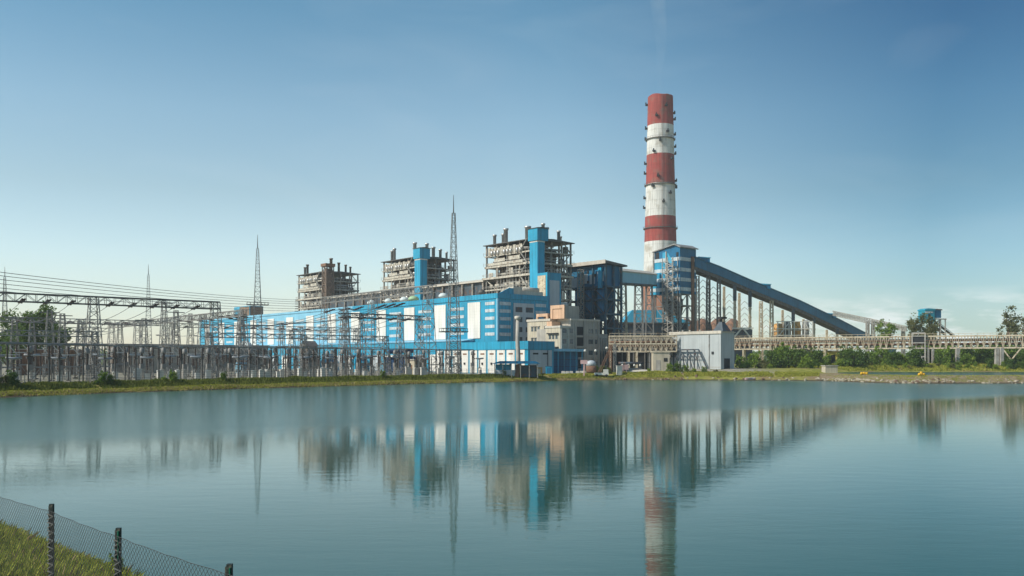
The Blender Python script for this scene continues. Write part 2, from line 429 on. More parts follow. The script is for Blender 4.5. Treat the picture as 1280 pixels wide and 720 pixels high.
def terrain(x, y):
    x, y = np.asarray(x, float), np.asarray(y, float)
    w = wob(x, y)
    d = sdist(x, y, POND) + 0.8 * w
    s = 11.95 - (x*0.7 + y*0.72)
    land = 1.8 + 1.9 * smooth((x - 25) / 50)
    shelf = 0.55 * smooth(d / 2.5) + 0.25 * smooth((d - 2.5) / 4) + (land - 0.8) * smooth((d - 6.5) / 3.0)
    rough = 0.55 + 1.7 * smooth((d - 1) / 8) + (land - 2.25) * smooth((d - 14) / 20)     # rocky shore at the right
    k = smooth((x - 36) / 30)
    far = shelf * (1 - k) + np.where(d < 0, 0, rough * smooth(d / 1.2)) * k + 0.12 * w * smooth(d / 4) * smooth((60 - d)/40)
    db = sdist(x, y, BACK) + 0.8 * w
    far = np.where(db < 0, 2.1 - np.minimum(1.2, -db * 0.25), far)
    q = smooth(1 - np.abs(db) / 8) * (x > 100)
    far = np.where(db >= 0, far * (1 - q) + (2.18 + 0.05*w) * q, far)
    rise = smooth((x - 95) / 25) * smooth((y - 368) / 22) * 1.2
    far = far + rise
    near = np.minimum(5.4, 0.46 * np.maximum(s, 0) + 0.1 * w)
    h = np.where((s > 0) & (x < 200) & (y < 160), near, far)
    h = np.where(d < 0, np.maximum(-2.5, d * 0.4) - 0.02, h)
    return h
def gz(x, y): return float(terrain(np.array([x]), np.array([y]))[0])
def onto(v, dz=0.0): return Vector((v[0], v[1], gz(v[0], v[1]) + dz))

def axis(lo, f0, f1, hi, step, grow=1.35):
    a = list(np.arange(f0, f1 + 0.01, step)); s = step
    while a[-1] < hi: s *= grow; a.append(a[-1] + s)
    s = step
    while a[0] > lo: s *= grow; a.insert(0, a[0] - s)
    return np.array(a)
gx = axis(-3000, -200, 260, 3000, 2.0); gy = axis(-500, -14, 420, 4000, 2.0)
XX, YY = np.meshgrid(gx, gy)
ZZ = terrain(XX, YY)
DD = sdist(XX, YY, POND)
nx_, ny_ = len(gx), len(gy)
verts = np.stack([XX.ravel(), YY.ravel(), ZZ.ravel()], 1)
ii = np.arange(nx_ * ny_).reshape(ny_, nx_)
quads = np.stack([ii[:-1,:-1].ravel(), ii[:-1,1:].ravel(), ii[1:,1:].ravel(), ii[1:,:-1].ravel()], 1)
def fastmesh(name, verts, faces, m, smooth_=False):
    me = bpy.data.meshes.new(name)
    k = faces.shape[1]
    me.vertices.add(len(verts)); me.vertices.foreach_set('co', np.asarray(verts, np.float32).ravel())
    me.loops.add(faces.size); me.loops.foreach_set('vertex_index', faces.astype(np.int32).ravel())
    me.polygons.add(len(faces)); me.polygons.foreach_set('loop_start', np.arange(0, faces.size, k, dtype=np.int32))
    me.materials.append(m)
    if smooth_: me.polygons.foreach_set('use_smooth', np.ones(len(faces), bool))
    me.update(calc_edges=True); me.validate()
    return me
gm = bpy.data.materials.new('ground of grass, earth and gravel'); gm.use_nodes = True
nt = gm.node_tree; L = nt.links.new; pb = nt.nodes['Principled BSDF']; pb.inputs['Roughness'].default_value = 0.95
pb.inputs['Specular IOR Level'].default_value = 0.15
at = nt.nodes.new('ShaderNodeAttribute'); at.attribute_name = 'yard'
co = nt.nodes.new('ShaderNodeTexCoord')
def nnode(sc_, det=6):
    n = nt.nodes.new('ShaderNodeTexNoise'); n.inputs['Scale'].default_value = sc_; n.inputs['Detail'].default_value = det
    L(co.outputs['Object'], n.inputs['Vector']); return n
def mixn(a, b, fac):
    x = nt.nodes.new('ShaderNodeMix'); x.data_type = 'RGBA'
    for i, c in ((6, a), (7, b)):
        if isinstance(c, tuple): x.inputs[i].default_value = (*c, 1)
        else: L(c, x.inputs[i])
    L(fac, x.inputs['Factor']); return x.outputs[2]
def rng_(src, a, b):
    q = nt.nodes.new('ShaderNodeMapRange'); q.inputs['From Min'].default_value = a; q.inputs['From Max'].default_value = b
    L(src, q.inputs['Value']); return q.outputs[0]
n_big, n_mid, n_fine = nnode(0.07), nnode(0.5), nnode(3.0)
grassc = mixn((0.15, 0.17, 0.025), (0.31, 0.28, 0.07), rng_(n_mid.outputs['Fac'], 0.35, 0.65))
grassc = mixn(grassc, (0.22, 0.15, 0.09), rng_(n_big.outputs['Fac'], 0.52, 0.66))
gravel = mixn((0.24, 0.22, 0.18), (0.38, 0.34, 0.27), rng_(n_fine.outputs['Fac'], 0.3, 0.7))
gravel = mixn(gravel, (0.14, 0.15, 0.05), rng_(n_mid.outputs['Fac'], 0.52, 0.62))
allc = mixn(grassc, gravel, at.outputs['Fac'])
at2 = nt.nodes.new('ShaderNodeAttribute'); at2.attribute_name = 'rocky'
rockc = mixn((0.13, 0.085, 0.055), (0.34, 0.28, 0.18), rng_(n_fine.outputs['Fac'], 0.35, 0.62))
rockc = mixn(rockc, (0.17, 0.16, 0.05), rng_(n_mid.outputs['Fac'], 0.48, 0.6))
allc = mixn(allc, rockc, at2.outputs['Fac'])
sp_ = nt.nodes.new('ShaderNodeSeparateXYZ'); L(co.outputs['Object'], sp_.inputs[0])
wetm = nt.nodes.new('ShaderNodeMath'); wetm.operation = 'MULTIPLY_ADD'; wetm.inputs[1].default_value = 0.5; L(n_mid.outputs['Fac'], wetm.inputs[0]); L(sp_.outputs['Z'], wetm.inputs[2])
allc = mixn(allc, (0.085, 0.062, 0.04), rng_(wetm.outputs[0], 0.62, 0.42))      # bare wet mud at the water line
L(allc, pb.inputs['Base Color'])
bp = nt.nodes.new('ShaderNodeBump'); bp.inputs['Strength'].default_value = 0.5; bp.inputs['Distance'].default_value = 0.3
L(n_fine.outputs['Fac'], bp.inputs['Height']); L(bp.outputs[0], pb.inputs['Normal'])
gme = fastmesh('ground', verts, quads, gm, True)
ground = bpy.data.objects.new('ground', gme); COL.objects.link(ground); ground['kind'] = 'structure'
S_ = 11.95 - (XX*0.7 + YY*0.72)
a1 = gme.attributes.new('yard', 'FLOAT', 'POINT')
yard = (smooth((DD - 13) / 4) * (S_ < 0) * (1 - smooth((XX - 85) / 20)) * (1 - smooth((YY - 800) / 300))).ravel()
a1.data.foreach_set('value', yard.astype(np.float32))
a2 = gme.attributes.new('rocky', 'FLOAT', 'POINT')
rk = (smooth((XX - 92) / 25) * smooth((12 - DD) / 3) * (S_ < -20)).ravel()
a2.data.foreach_set('value', rk.astype(np.float32))

# water: one flat sheet, glossy where calm, ruffled by wind in the far part
def watermat(name, deep):
    m = bpy.data.materials.new(name); m.use_nodes = True
    nt = m.node_tree; L = nt.links.new; b = nt.nodes['Principled BSDF']
    b.inputs['Base Color'].default_value = (*deep, 1)
    b.inputs['IOR'].default_value = 1.42
    b.inputs['Specular IOR Level'].default_value = 0.5
    co = nt.nodes.new('ShaderNodeTexCoord')
    def noise(sx, sy, s, det, rot=0.0):
        mp = nt.nodes.new('ShaderNodeMapping'); mp.inputs['Scale'].default_value = (sx, sy, 1); mp.inputs['Rotation'].default_value = (0, 0, rot)
        L(co.outputs['Object'], mp.inputs[0])
        n = nt.nodes.new('ShaderNodeTexNoise'); n.inputs['Scale'].default_value = s; n.inputs['Detail'].default_value = det
        n.inputs['Roughness'].default_value = 0.55
        L(mp.outputs[0], n.inputs['Vector']); return n.outputs['Fac']
    big = noise(0.35, 1.0, 0.9, 3, R(8))
    fine = noise(0.5, 1.0, 4.5, 3, R(-12))
    sx = nt.nodes.new('ShaderNodeSeparateXYZ'); L(co.outputs['Object'], sx.inputs[0])
    # distance along the direction the breeze comes from; patchy edge
    patch = noise(0.006, 0.03, 1.0, 3)
    pm = nt.nodes.new('ShaderNodeMath'); pm.operation = 'MULTIPLY_ADD'; pm.inputs[1].default_value = 26; L(patch, pm.inputs[0])
    sk = nt.nodes.new('ShaderNodeMath'); sk.operation = 'MULTIPLY_ADD'; sk.inputs[1].default_value = -0.75; L(sx.outputs['X'], sk.inputs[0]); L(sx.outputs['Y'], sk.inputs[2]); L(sk.outputs[0], pm.inputs[2])
    wr = nt.nodes.new('ShaderNodeMapRange'); wr.interpolation_type = 'SMOOTHSTEP'
    wr.inputs['From Min'].default_value = RUF0; wr.inputs['From Max'].default_value = RUF1
    L(pm.outputs[0], wr.inputs['Value'])
    rr = nt.nodes.new('ShaderNodeMapRange'); rr.inputs['To Min'].default_value = ROUGH0; rr.inputs['To Max'].default_value = ROUGH1
    L(wr.outputs[0], rr.inputs['Value']); L(rr.outputs[0], b.inputs['Roughness'])
    b1 = nt.nodes.new('ShaderNodeBump'); b1.inputs['Strength'].default_value = 1.0; b1.inputs['Distance'].default_value = 0.0075
    L(big, b1.inputs['Height'])
    b2 = nt.nodes.new('ShaderNodeBump'); b2.inputs['Strength'].default_value = 1.0; b2.inputs['Distance'].default_value = 0.0025
    L(fine, b2.inputs['Height']); L(b1.outputs[0], b2.inputs['Normal']); L(b2.outputs[0], b.inputs['Normal'])
    return m
RUF0, RUF1, ROUGH0, ROUGH1 = 97.0, 127.0, 0.012, 0.215
wm = watermat('pond water', (0.020, 0.078, 0.056))
mb = MB(); mb.add([(-200,-130,0),(430,-130,0),(430,330,0),(-200,330,0)], [(0,1,2,3)])
w = part('water', mb, wm, None); w['kind'] = 'structure'
bc = np.mean(np.array(BACK), 0)
bk = [(x + 2.0*(x-bc[0])/math.hypot(x-bc[0], y-bc[1]), y + 2.0*(y-bc[1])/math.hypot(x-bc[0], y-bc[1]), 2.1) for x, y in BACK]
mb = MB(); mb.add(bk, [tuple(range(len(bk)))])
w = part('back_pond_water', mb, wm, None); w['kind'] = 'structure'

# ---------------------------------------------------------------- the plant
def fL(mb, y0, y1, z0, z1, t=0.12, x=0.0): return mb.box((x - t, y0, z0), (x + 0.02, y1, z1))   # sheet on the lit -n face
def fR(mb, x0, x1, z0, z1, t=0.12, y=0.0): return mb.box((x0, y - t, z0), (x1, y + 0.02, z1))   # sheet on the shaded -d face

# --- chimney
def build_chimney():
    D = 760.0; c = P(825.5, 450, D); z0 = 1.8
    zz = lambda y: CZ + (HY - y) / F * D
    t = thing('chimney', 'tall tapered chimney banded red and white, towering above the plant', 'chimney', (c.x, c.y, 0))
    edges = [zz(122.5), zz(158), zz(194.5), zz(231), zz(271.5), zz(303), 80.0, 45.0, z0]
    top, rt, rb = edges[0], 10.7, 16.6
    rad = lambda z: rt + (rb - rt) * ((top - z) / (top - z0)) ** 1.15
    red = mat('chimney red paint', (0.33, 0.060, 0.048), 0.85, var=0.16, scale=0.06, streak=0.35, col2=(0.26, 0.11, 0.085), c2amt=0.35, seam=7.5, seam_axis='Z', seam_dark=0.86)
    wht = mat('chimney white paint', (0.66, 0.65, 0.61), 0.85, var=0.1, scale=0.05, streak=0.34, col2=(0.46, 0.43, 0.37), c2amt=0.4, seam=7.5, seam_axis='Z', seam_dark=0.86)
    brk = mat('chimney base paint', (0.34, 0.16, 0.10), 0.85, var=0.15, scale=0.08, streak=0.3)
    mb = MB()
    for i in range(len(edges) - 1):
        a, b = edges[i+1], edges[i]
        mb.k = 2 if i >= 6 else i % 2
        n = 36; zs = [a + (b - a) * k / 4 for k in range(5)]
        vs = []; fs = []
        for z in zs:
            for k in range(n):
                an = 2 * math.pi * k / n; vs.append((rad(z) * math.cos(an), rad(z) * math.sin(an), z))
        for j in range(4):
            for k in range(n):
                k2 = (k + 1) % n; fs.append((j*n+k, j*n+k2, (j+1)*n+k2, (j+1)*n+k))
        mb.smooth = True; mb.add(vs, fs); mb.smooth = False
    part('shaft', mb, [red, wht, brk], t)
    # rounded cap between three flues
    cap = MB(); n = 48; vs = []; fs = []
    for j, (rr, dz) in enumerate(((rt, 0.0), (rt - 0.1, .7), (rt - 0.9, 1.1), (rt - 3.2, 1.0), (0.5, .8))):
        for k in range(n):
            a = 2 * math.pi * k / n; lob = 0.55 * math.cos(3 * a + 0.8) if 0 < j < 4 else 0
            vs.append((rr * math.cos(a), rr * math.sin(a), top + dz + lob * (0.4 if j < 2 else 1)))
    for j in range(4):
        for k in range(n): fs.append((j*n+k, j*n+(k+1)%n, (j+1)*n+(k+1)%n, (j+1)*n+k))
    cap.add(vs, fs); part('cap', cap, red, t)
    for k in range(3):
        a = R(200 + 120 * k); f = MB()
        f.lathe([(3.1, 0), (3.1, 1.3), (2.9, 1.3), (2.9, 0.2)], (5.2 * math.cos(a), 5.2 * math.sin(a), top + 0.6), 20)
        part('flue', f, M['rust'], t)
    for y in (175.5, 232.5, 286.5):
        z = zz(y); r0 = rad(z); p = MB(); n = 36
        for k in range(n):
            a0, a1 = 2*math.pi*k/n, 2*math.pi*(k+1)/n
            q = lambda a, r, h: (r*math.cos(a), r*math.sin(a), z + h)
            p.add([q(a0,r0-.1,0), q(a1,r0-.1,0), q(a1,r0+1.3,0), q(a0,r0+1.3,0), q(a0,r0-.1,.5), q(a1,r0-.1,.5), q(a1,r0+1.3,.5), q(a0,r0+1.3,.5)],
                  [(0,1,2,3),(7,6,5,4),(3,2,6,7),(0,4,5,1)])
            p.bar(q(a0, r0+1.2, .5), q(a0, r0+1.2, 1.9), .12); p.bar(q(a0, r0+1.2, 1.8), q(a1, r0+1.2, 1.8), .12)
        part('platform', p, M['galvdark'], t)
    for y, a in ((131, 178), (141, 5), (149.5, -4), (161, 182), (168, 2), (174, 176), (183.5, 0), (192, 3), (205, 181), (217, 178), (226, 1), (234.5, -2),
                 (248, 183), (260, 180), (136, -75), (148, -115), (168, -70), (179, -100), (192, -125), (201, -50), (223, -108), (235, -128), (244, -62), (255, -88)):
        z = zz(y); r0 = rad(z); a = R(a); l = MB()
        cx, cy = math.cos(a), math.sin(a)
        l.bar((r0*cx*.97, r0*cy*.97, z), ((r0+2.0)*cx, (r0+2.0)*cy, z), 2.0, 1.5)
        l.bar(((r0+1.6)*cx, (r0+1.6)*cy, z-.6), ((r0+1.6)*cx, (r0+1.6)*cy, z+2.0), .9)
        part('light_bracket', l, M['dark'], t)
    lad = MB(); a = R(-92)
    for s_ in (-.4, .4):
        lad.tube([((rad(z)+.5)*math.cos(a)+s_, (rad(z)+.5)*math.sin(a), z) for z in np.linspace(z0, top, 14)], .09, 4)
    part('ladder', lad, M['galvdark'], t)
build_chimney()

# --- boiler houses
BW, BL, BTOP = 26.0, 34.0, 62.6
def build_boiler(tower, label, seed, vents):
    rd = random.Random(seed)
    u0, v0 = 270.0, 306.0
    o = G(u0, v0); t = thing('boiler_house', label, 'boiler house', (o.x, o.y, 0), GA, 'boiler houses')
    z0 = 1.7
    xs = (0.5, 7.5, 13.0, 19.5, 25.5); ys = (0.5, 8.6, 17.0, 25.4, 33.5)
    for x in xs:
        for y in ys:
            if x in (7.5, 13.0, 19.5) and y in (8.6, 17.0, 25.4): continue
            c = MB(); c.bar((x, y, z0), (x, y, BTOP), 0.75, 0.65); part('column', c, M['beam'], t)
    levels = (9, 16, 22.5, 29, 35, 40.5, 46, 51.5, 57)
    for i, z in enumerate(levels):
        f = MB(); f.k = 0
        h = 1.0 if i in (4, 6, 7) else 0.62
        ov = 1.2 if i in (3, 6) else 0.3
        for x in (-ov, 25.6): f.box((x, -ov, z), (x + .5, BL + ov, z + h))
        for y in (-ov - .02, BL - .5 + ov): f.box((-ov, y, z + .01), (BW + .1, y + .5, z + h - .01))
        for x in (7.5, 13.0, 19.5): f.box((x - .25, 0, z - .05), (x + .25, BL, z + .7))
        for y in (8.6, 17, 25.4): f.box((0, y - .25, z - .06), (BW, y + .25, z + .65))
        f.k = 1
        f.box((.6, .6, z + .72), (BW - .6, 6.4, z + .8)); f.box((.6, 27.5, z + .72), (BW - .6, BL - .7, z + .8))
        f.box((.6, 6.4, z + .72), (5.2, 27.5, z + .8)); f.box((21, 6.4, z + .72), (BW - .6, 27.5, z + .8))
        part('floor', f, [M['beamlight'], M['galvdark']], t)
        r = MB()
        for hh in (1.4, 1.9):
            r.bar((-ov, -ov, z+h*.4+hh), (-ov, BL+ov, z+h*.4+hh), .12); r.bar((-ov, -ov, z+h*.4+hh), (BW+ov, -ov, z+h*.4+hh), .12)
        for k in range(18): r.bar((-ov, -ov+k*2.08, z+h), (-ov, -ov+k*2.08, z+h+1.7), .12)
        for k in range(14): r.bar((-ov+k*2.1, -ov, z+h), (-ov+k*2.1, -ov, z+h+1.7), .12)
        part('railing', r, M['galvlight'], t)
    sg = MB()                                        # secondary steel: thin posts and rails between the floors
    for k in range(15):
        y = 1.6 + k * 2.25; za = rd.choice(levels[:5]); zb = rd.choice(levels[5:])
        sg.bar((-.15, y, za), (-.15, y, zb), .24); sg.bar((25.8, y, za), (25.8, y, zb), .24)
    for k in range(12):
        x = 1.5 + k * 2.1; za = rd.choice(levels[:5]); zb = rd.choice(levels[5:])
        sg.bar((x, -.15, za), (x, -.15, zb), .24)
    for z in levels[1:]:
        for dz in (-2.2, -3.6):
            y0 = rd.uniform(0, 14); y1 = y0 + rd.uniform(8, 19); sg.bar((-.1, y0, z + dz), (-.1, min(33.5, y1), z + dz), .26)
            x0 = rd.uniform(4, 12); sg.bar((x0, -.1, z + dz), (x0 + rd.uniform(6, 13), -.1, z + dz), .26)
    for k in range(9):
        z = levels[k]; s_ = 1 if k % 2 else -1; sg.bar((-.9, 4.5 - 2.5 * s_, z + .7), (-.9, 4.5 + 2.5 * s_, z + 6), .7, .2); sg.bar((21.5 - 2.5 * s_, -.9, z + .7), (21.5 + 2.5 * s_, -.9, z + 6), .7, .2)
    part('secondary_steel', sg, M['galvlight'], t)
    fb = MB(); fb.box((5.2, 5.4, 19), (20.6, 29, 60)); fb.prism([(5.3,19),(20.5,19),(16,11),(11,11)], 6, 28)
    for z in np.arange(21, 60, 3.1): fb.box((4.8, 5.0, z), (21.0, 29.4, z + .55))
    part('furnace', fb, M['furnace'], t)
    d = MB()
    d.box((21.6, 9, 30), (25, 25, 44)); d.box((22, 11, 12), (25, 23, 30))
    part('flue_duct', d, M['bluegrey'], t)
    lo = MB(); lo.box((2.5, 2, z0), (24, 32, 15)); lo.box((20.6, 10, 44), (24, 29, 57)); lo.box((20.6, 6, 16), (24.6, 24, 30))
    for _ in range(70):
        x, y, z = rd.uniform(0.8, 4), rd.uniform(1, 31), rd.choice(levels) + .8
        lo.box((x, y, z), (x + rd.uniform(1, 2.4), y + rd.uniform(1, 3.4), z + rd.uniform(1, 3.6)))
    for _ in range(60):
        x, y, z = rd.uniform(4, 23.5), rd.uniform(0.8, 4), rd.choice(levels) + .8
        lo.box((x, y, z), (x + rd.uniform(1, 3), y + rd.uniform(1, 2.4), z + rd.uniform(1, 3.6)))
    part('machinery', lo, M['furnace'], t)
    pp = MB()
    for _ in range(34):
        y = rd.uniform(2, 32); x = rd.uniform(1.2, 5.2); za = rd.choice(levels[:6]); zb = min(58, za + rd.choice((6, 12, 18)))
        pp.tube([(x, y, za), (x, y, zb)], rd.choice((.25, .35, .5)), 7)
    for _ in range(30):
        z = rd.choice(levels) + rd.uniform(1.8, 4.4); y0 = rd.uniform(1, 14); y1 = y0 + rd.uniform(8, 18); x = rd.uniform(.9, 4.6)
        pp.tube([(x, y0, z), (x, min(33, y1), z)], rd.choice((.3, .4, .6)), 7)
    for _ in range(30):
        x = rd.uniform(6, 25); y = rd.uniform(1.2, 5.2); za = rd.choice(levels[:6]); zb = min(58, za + rd.choice((6, 12, 18)))
        pp.tube([(x, y, za), (x, y, zb)], rd.choice((.25, .35, .5)), 7)
    for _ in range(10):
        z = rd.choice(levels) + rd.uniform(1.8, 4.4); x0 = rd.uniform(5, 12); y = rd.uniform(.9, 4.6)
        pp.tube([(x0, y, z), (min(25, x0 + rd.uniform(6, 13)), y, z)], rd.choice((.3, .4, .6)), 7)
    part('pipework', pp, M['silver'], t)
    br = MB()
    for za, zb in ((16, 29), (29, 35), (9, 16), (40.5, 46)):
        for ya, yb in ((.5, 8.6), (25.4, 33.5)):
            br.bar((.3, ya, za), (.3, yb, zb), .45)
        for xa, xb in ((.5, 7.5), (19.5, 25.5)):
            br.bar((xa, .3, za), (xb, .3, zb), .4); br.bar((xb, .3, za), (xa, .3, zb), .4)
    br.bar((.2, 9, 35), (.2, 16.6, 23), .5); br.bar((.2, 25, 35), (.2, 17.4, 23), .5)
    for za, zb in ((22.5, 29), (35, 40.5), (46, 51.5), (51.5, 57)):
        br.bar((25.6, 25.4, za), (25.6, 33.5, zb), .4); br.bar((19.5, 33.4, za), (25.5, 33.4, zb), .4)
    part('bracing', br, M['beamlight'], t)
    cl_m = M['beamlight']
    def casing(a, b): part('casing_panel', MB().box(a, b), cl_m, t)
    for k in range(11):
        ya = 6.2 + k * 2.35
        casing((-.3, ya, 57.4 - .5 * (k % 3 == 1)), (.05, ya + 1.9, 61.3 - .4 * (k % 2)))
        if k % 4 != 2: part('duct_pipe', MB().tube([(-.5, ya + .9, 57.6), (-.7, ya + .9, 59.6)], .55, 8), M['silver'], t)
    casing((-.6, 5.5, 52.6), (.2, 31.5, 53.7)); casing((-.25, 8, 54.4), (.1, 16, 56.2)); casing((-.25, 19, 54.2), (.1, 27, 55.8))
    for k, z in enumerate((47.3, 41.8, 30.4, 23.8, 17.2)):
        for j in range(6):
            ya = 2.2 + j * 5.3 + rd.uniform(-.6, .6)
            if rd.random() < .55: casing((-.1, ya, z), (.25, ya + rd.uniform(1.5, 4.2), z + rd.uniform(1.2, 3.4)))
    rf = MB(); rf.prism([(-.9, BTOP), (BW + .9, BTOP), (BW + .9, BTOP + .35), (BW/2, BTOP + 1.1), (-.9, BTOP + .35)], -1.0, BL + .9)
    part('roof', rf, M['galvdark'], t)
    for (x, y, h, r) in vents:
        r *= .78; v = MB(); v.lathe([(r, 0), (r, h - .8), (r * 1.3, h - .8), (r * 1.3, h)], (x, y, BTOP + .6), 10)
        part('vent_stack', v, M['silver'] if tower == 'blue' else M['furnace'], t)
    if tower == 'blue':
        s = MB(); s.box((-1.6, -6.0, z0), (2.8, -.6, BTOP + .5))
        lt = part('lift_tower', s, M['blue'], t)
        cp = MB(); cp.box((-2.2, -6.6, BTOP - 1.2), (4.4, -.2, BTOP + 4.3)); part('head_room', cp, M['blue'], lt)
        rr = MB(); rr.prism([(-2.6, BTOP + 4.3), (4.8, BTOP + 4.3), (4.8, BTOP + 4.5), (1.1, BTOP + 5.0), (-2.6, BTOP + 4.5)], -7.0, .2); part('cap_roof', rr, M['galvdark'], lt)
        wb = MB(); wb.box((-1.72, -6.12, BTOP - 1.9), (2.9, -5.9, BTOP - 1.3)); wb.box((-1.72, -6.1, BTOP - 1.92), (-1.5, -.6, BTOP - 1.32)); part('trim', wb, M['white'], lt)
    else:
        s = MB(); s.lattice((2, -3, z0), (2, -3, BTOP + 4), 5.2, 5.2, 16, .5, .3)
        s.box((.2, -4.6, 14), (3.8, -1.4, BTOP + 2))
        lt = part('lift_tower', s, mat('brown lift scaffold', (0.20, 0.145, 0.11), 0.8, var=.3, scale=.5, streak=.3), t)
        cp = MB(); cp.box((-1.4, -6.2, BTOP + 3.2), (5.4, .2, BTOP + 5)); part('head_room', cp, M['rust'], lt)
    return t
v3 = [(3, 30.5, 5, 1.0), (4, 25, 5, 1.1), (2.6, 21.5, 7, 1.3), (2.6, 5.5, 6.2, 1.6), (10, 3, 8, 1.0), (13, 4, 6.5, 1.3), (20, 3, 5.5, 1.0), (24, 6, 3.5, .8)]
b3 = build_boiler('blue', 'nearest boiler house, open steel floors with bright blue lift shaft, right of the group', 3, v3)
v2 = [(3, 29, 6, 1.0), (3, 26.5, 7, 1.0), (2, 4.5, 8, 1.2), (9, 3, 8, 1.1), (14, 4, 6.5, 1.2), (18, 3, 5.5, 1.0), (23, 4, 4.5, .8)]
b2 = build_boiler('blue', 'middle boiler house with blue lift shaft, just behind the tall lattice mast', 5, v2)
b2.location = G(270, 400)
b1 = build_boiler('rust', 'farthest boiler house with rusty brown lift scaffold, left of the other two', 9, [(3, 30, 5, .9), (3, 26.5, 6.5, 1.0), (8, 4, 9, 1.2), (13, 3, 6.5, 1.0), (18, 3, 5.5, .9), (22, 4, 4.5, .8)])
b1.location = G(270, 505)

# bunker bays between the boilers
for va, vb, lab in ((341.5, 393.5, 'dark bunker bay with cream roof between nearest and middle boiler houses'),
                    (435.5, 499, 'dark bunker bay with cream roof between middle and farthest boiler houses')):
    o = G(270, va); t = thing('bunker_bay', lab, 'industrial building', (o.x, o.y, 0), GA, 'bunker bays')
    Ln = vb - va
    m_ = MB(); m_.box((1, 0, 30), (13, Ln, 45.4)); part('cladding', m_, M['bluegrey'], t)
    r_ = MB(); r_.prism([(-.6, 45.4), (14, 45.4), (14, 46), (6.5, 47.6), (-.6, 46)], -.5, Ln + .5); part('roof', r_, M['roofcream'], t)
    for k in range(7):
        c = MB(); y = .6 + k * (Ln - 1.2) / 6; c.bar((.4, y, 1.7), (.4, y, 45.4), .9); c.bar((13.4, y, 1.7), (13.4, y, 30), .9); part('column', c, M['beam'], t)
    g = MB(); g.box((-.1, 0, 37), (.9, Ln, 38)); g.box((-.1, 0, 30), (.9, Ln, 31))
    for k in range(12): g.bar((-.1, k * Ln / 12, 31), (-.1, (k + 1) * Ln / 12, 37), .3)
    part('girder', g, M['beamlight'], t)
# bay beyond the farthest boiler, low over the hall roof
o = G(264, 532); t = thing('bunker_bay', 'low rusty roof structure behind the hall left of the farthest boiler', 'industrial building', (o.x, o.y, 0), GA, 'bunker bays')
m_ = MB(); m_.box((0, 0, 1.7), (12, 60, 36.5)); part('cladding', m_, M['bluegrey'], t)
m_ = MB(); m_.prism([(-.6, 36.5), (12.6, 36.5), (12.6, 37), (6, 38.5), (-.6, 37)], -.5, 60); part('roof', m_, M['roofcream'], t)

# --- turbine hall
c0 = (-5.95, 367.0); HT = 34.2; HL = 328.0; HW = 27.7; ZB = 15.2
t = thing('turbine_hall', 'long blue turbine hall with white vertical panels stretching left of the beige building', 'industrial building', (c0[0], c0[1], 0), GA)
for a, b, mm, lab in ((0, 117.5, M['blue'], 'bright blue wall'), (117.5, 242, M['paleblue'], 'faded pale blue wall'), (242, HL, M['midblue'], None)):
    w_ = MB(); w_.box((0, a, 1.7), (HW, b, HT)); part('wall', w_, mm, t, lab)
w_ = MB(); w_.box((-.4, -.4, HT - 1.6), (0.3, 117.5, HT + .5)); w_.box((-.38, -.38, HT - 1.58), (HW + .3, .3, HT + .48)); part('parapet', w_, M['blue'], t)
w_ = MB(); w_.box((-.4, 117.6, HT - .6), (0.3, HL, HT + .5)); part('parapet', w_, M['paleblue'], t)
w_ = MB(); w_.box((.3, .3, HT), (HW, HL, HT + .25)); part('roof', w_, M['roofcream'], t)
w_ = MB(); w_.box((-.5, -.5, ZB), (.25, .3, HT - 1.7)); part('corner_trim', w_, M['paleblue'], t)
for k in range(13):
    p = MB(); y = 11.4 + 24.8 * k; fL(p, y, y + 8.6, 16.2, 31.6, .35); part('wall_panel', p, M['white'], t)
    gap0 = y + 8.6 + 3.0; gap1 = y + 24.8 - 3.0
    if k < 12:
        for z in (18, 21.6, 25.2, 28.6):
            ww = MB(); fL(ww, gap0, gap1, z, z + 1.3, .12); part('window', ww, M['band'], t)
for z in (17.2, 20.4, 23.8, 27.0, 30.0):
    ww = MB(); fL(ww, 2.0, 8.2, z, z + 1.3, .12); part('window', ww, M['band'], t)
# end wall
for z in (17, 20.2, 23.5, 26.7, 29.8):
    ww = MB(); fR(ww, 1.0, 7.0, z, z + 1.4, .12); part('window', ww, M['band'], t)
    ww = MB(); fR(ww, 21.0, 27.0, z, z + 1.4, .12); part('window', ww, M['band'], t)
ep = MB(); fR(ep, 8.5, 20.0, 8, 31.0, .3); ep_o = part('wall_panel', ep, M['greypanel'], t, 'grey end wall panel')
for z in (10.5, 14.6, 18.8, 23.0, 27.2):
    [part('window', fR(MB(), xa, xb, z, z + 2.1, .1, -.3), M['bluegrey'], ep_o) for xa, xb in ((9.5, 13.2), (15.2, 19.2))]
# roof bits of the hall
rv = thing
for k, (y, r, m_, lab) in enumerate(((14, 1.6, 'galvdark', 'dark'), (42, 2.2, 'whitevent', 'white'), (66, 2.6, 'green', 'green'), (74, 2.2, 'whitevent', 'white'), (88, 2.0, 'whitevent', 'white'), (104, 2.2, 'whitevent', 'white'))):
    v = MB(); v.lathe([(r * .7, 0), (r * .7, .8), (r, .9), (r * .95, 1.8), (r * .6, 2.6), (.05, 2.9)], (0, 0, 0), 12)
    q_ = Vector((c0[0], c0[1], 0)) + G(2.6, y); q_.z = HT + .25
    single('roof_ventilator', v, M[m_], f'{lab} domed ventilator on the turbine hall roof edge, ' + ('nearest the end wall', 'second from the end wall', 'third from the end wall', 'fourth from the end wall', 'fifth from the end wall', 'farthest left of the row')[k], 'roof ventilator', q_, group='roof ventilators')
v = MB(); v.box((6, .8, HT + .25), (26, 5.0, HT + 2.2)); v.box((9, .5, HT + .24), (14, 4.4, HT + 3.8)); v.tube([(16, 3, HT + 3), (25, 3, HT + 3)], 1.1, 10)
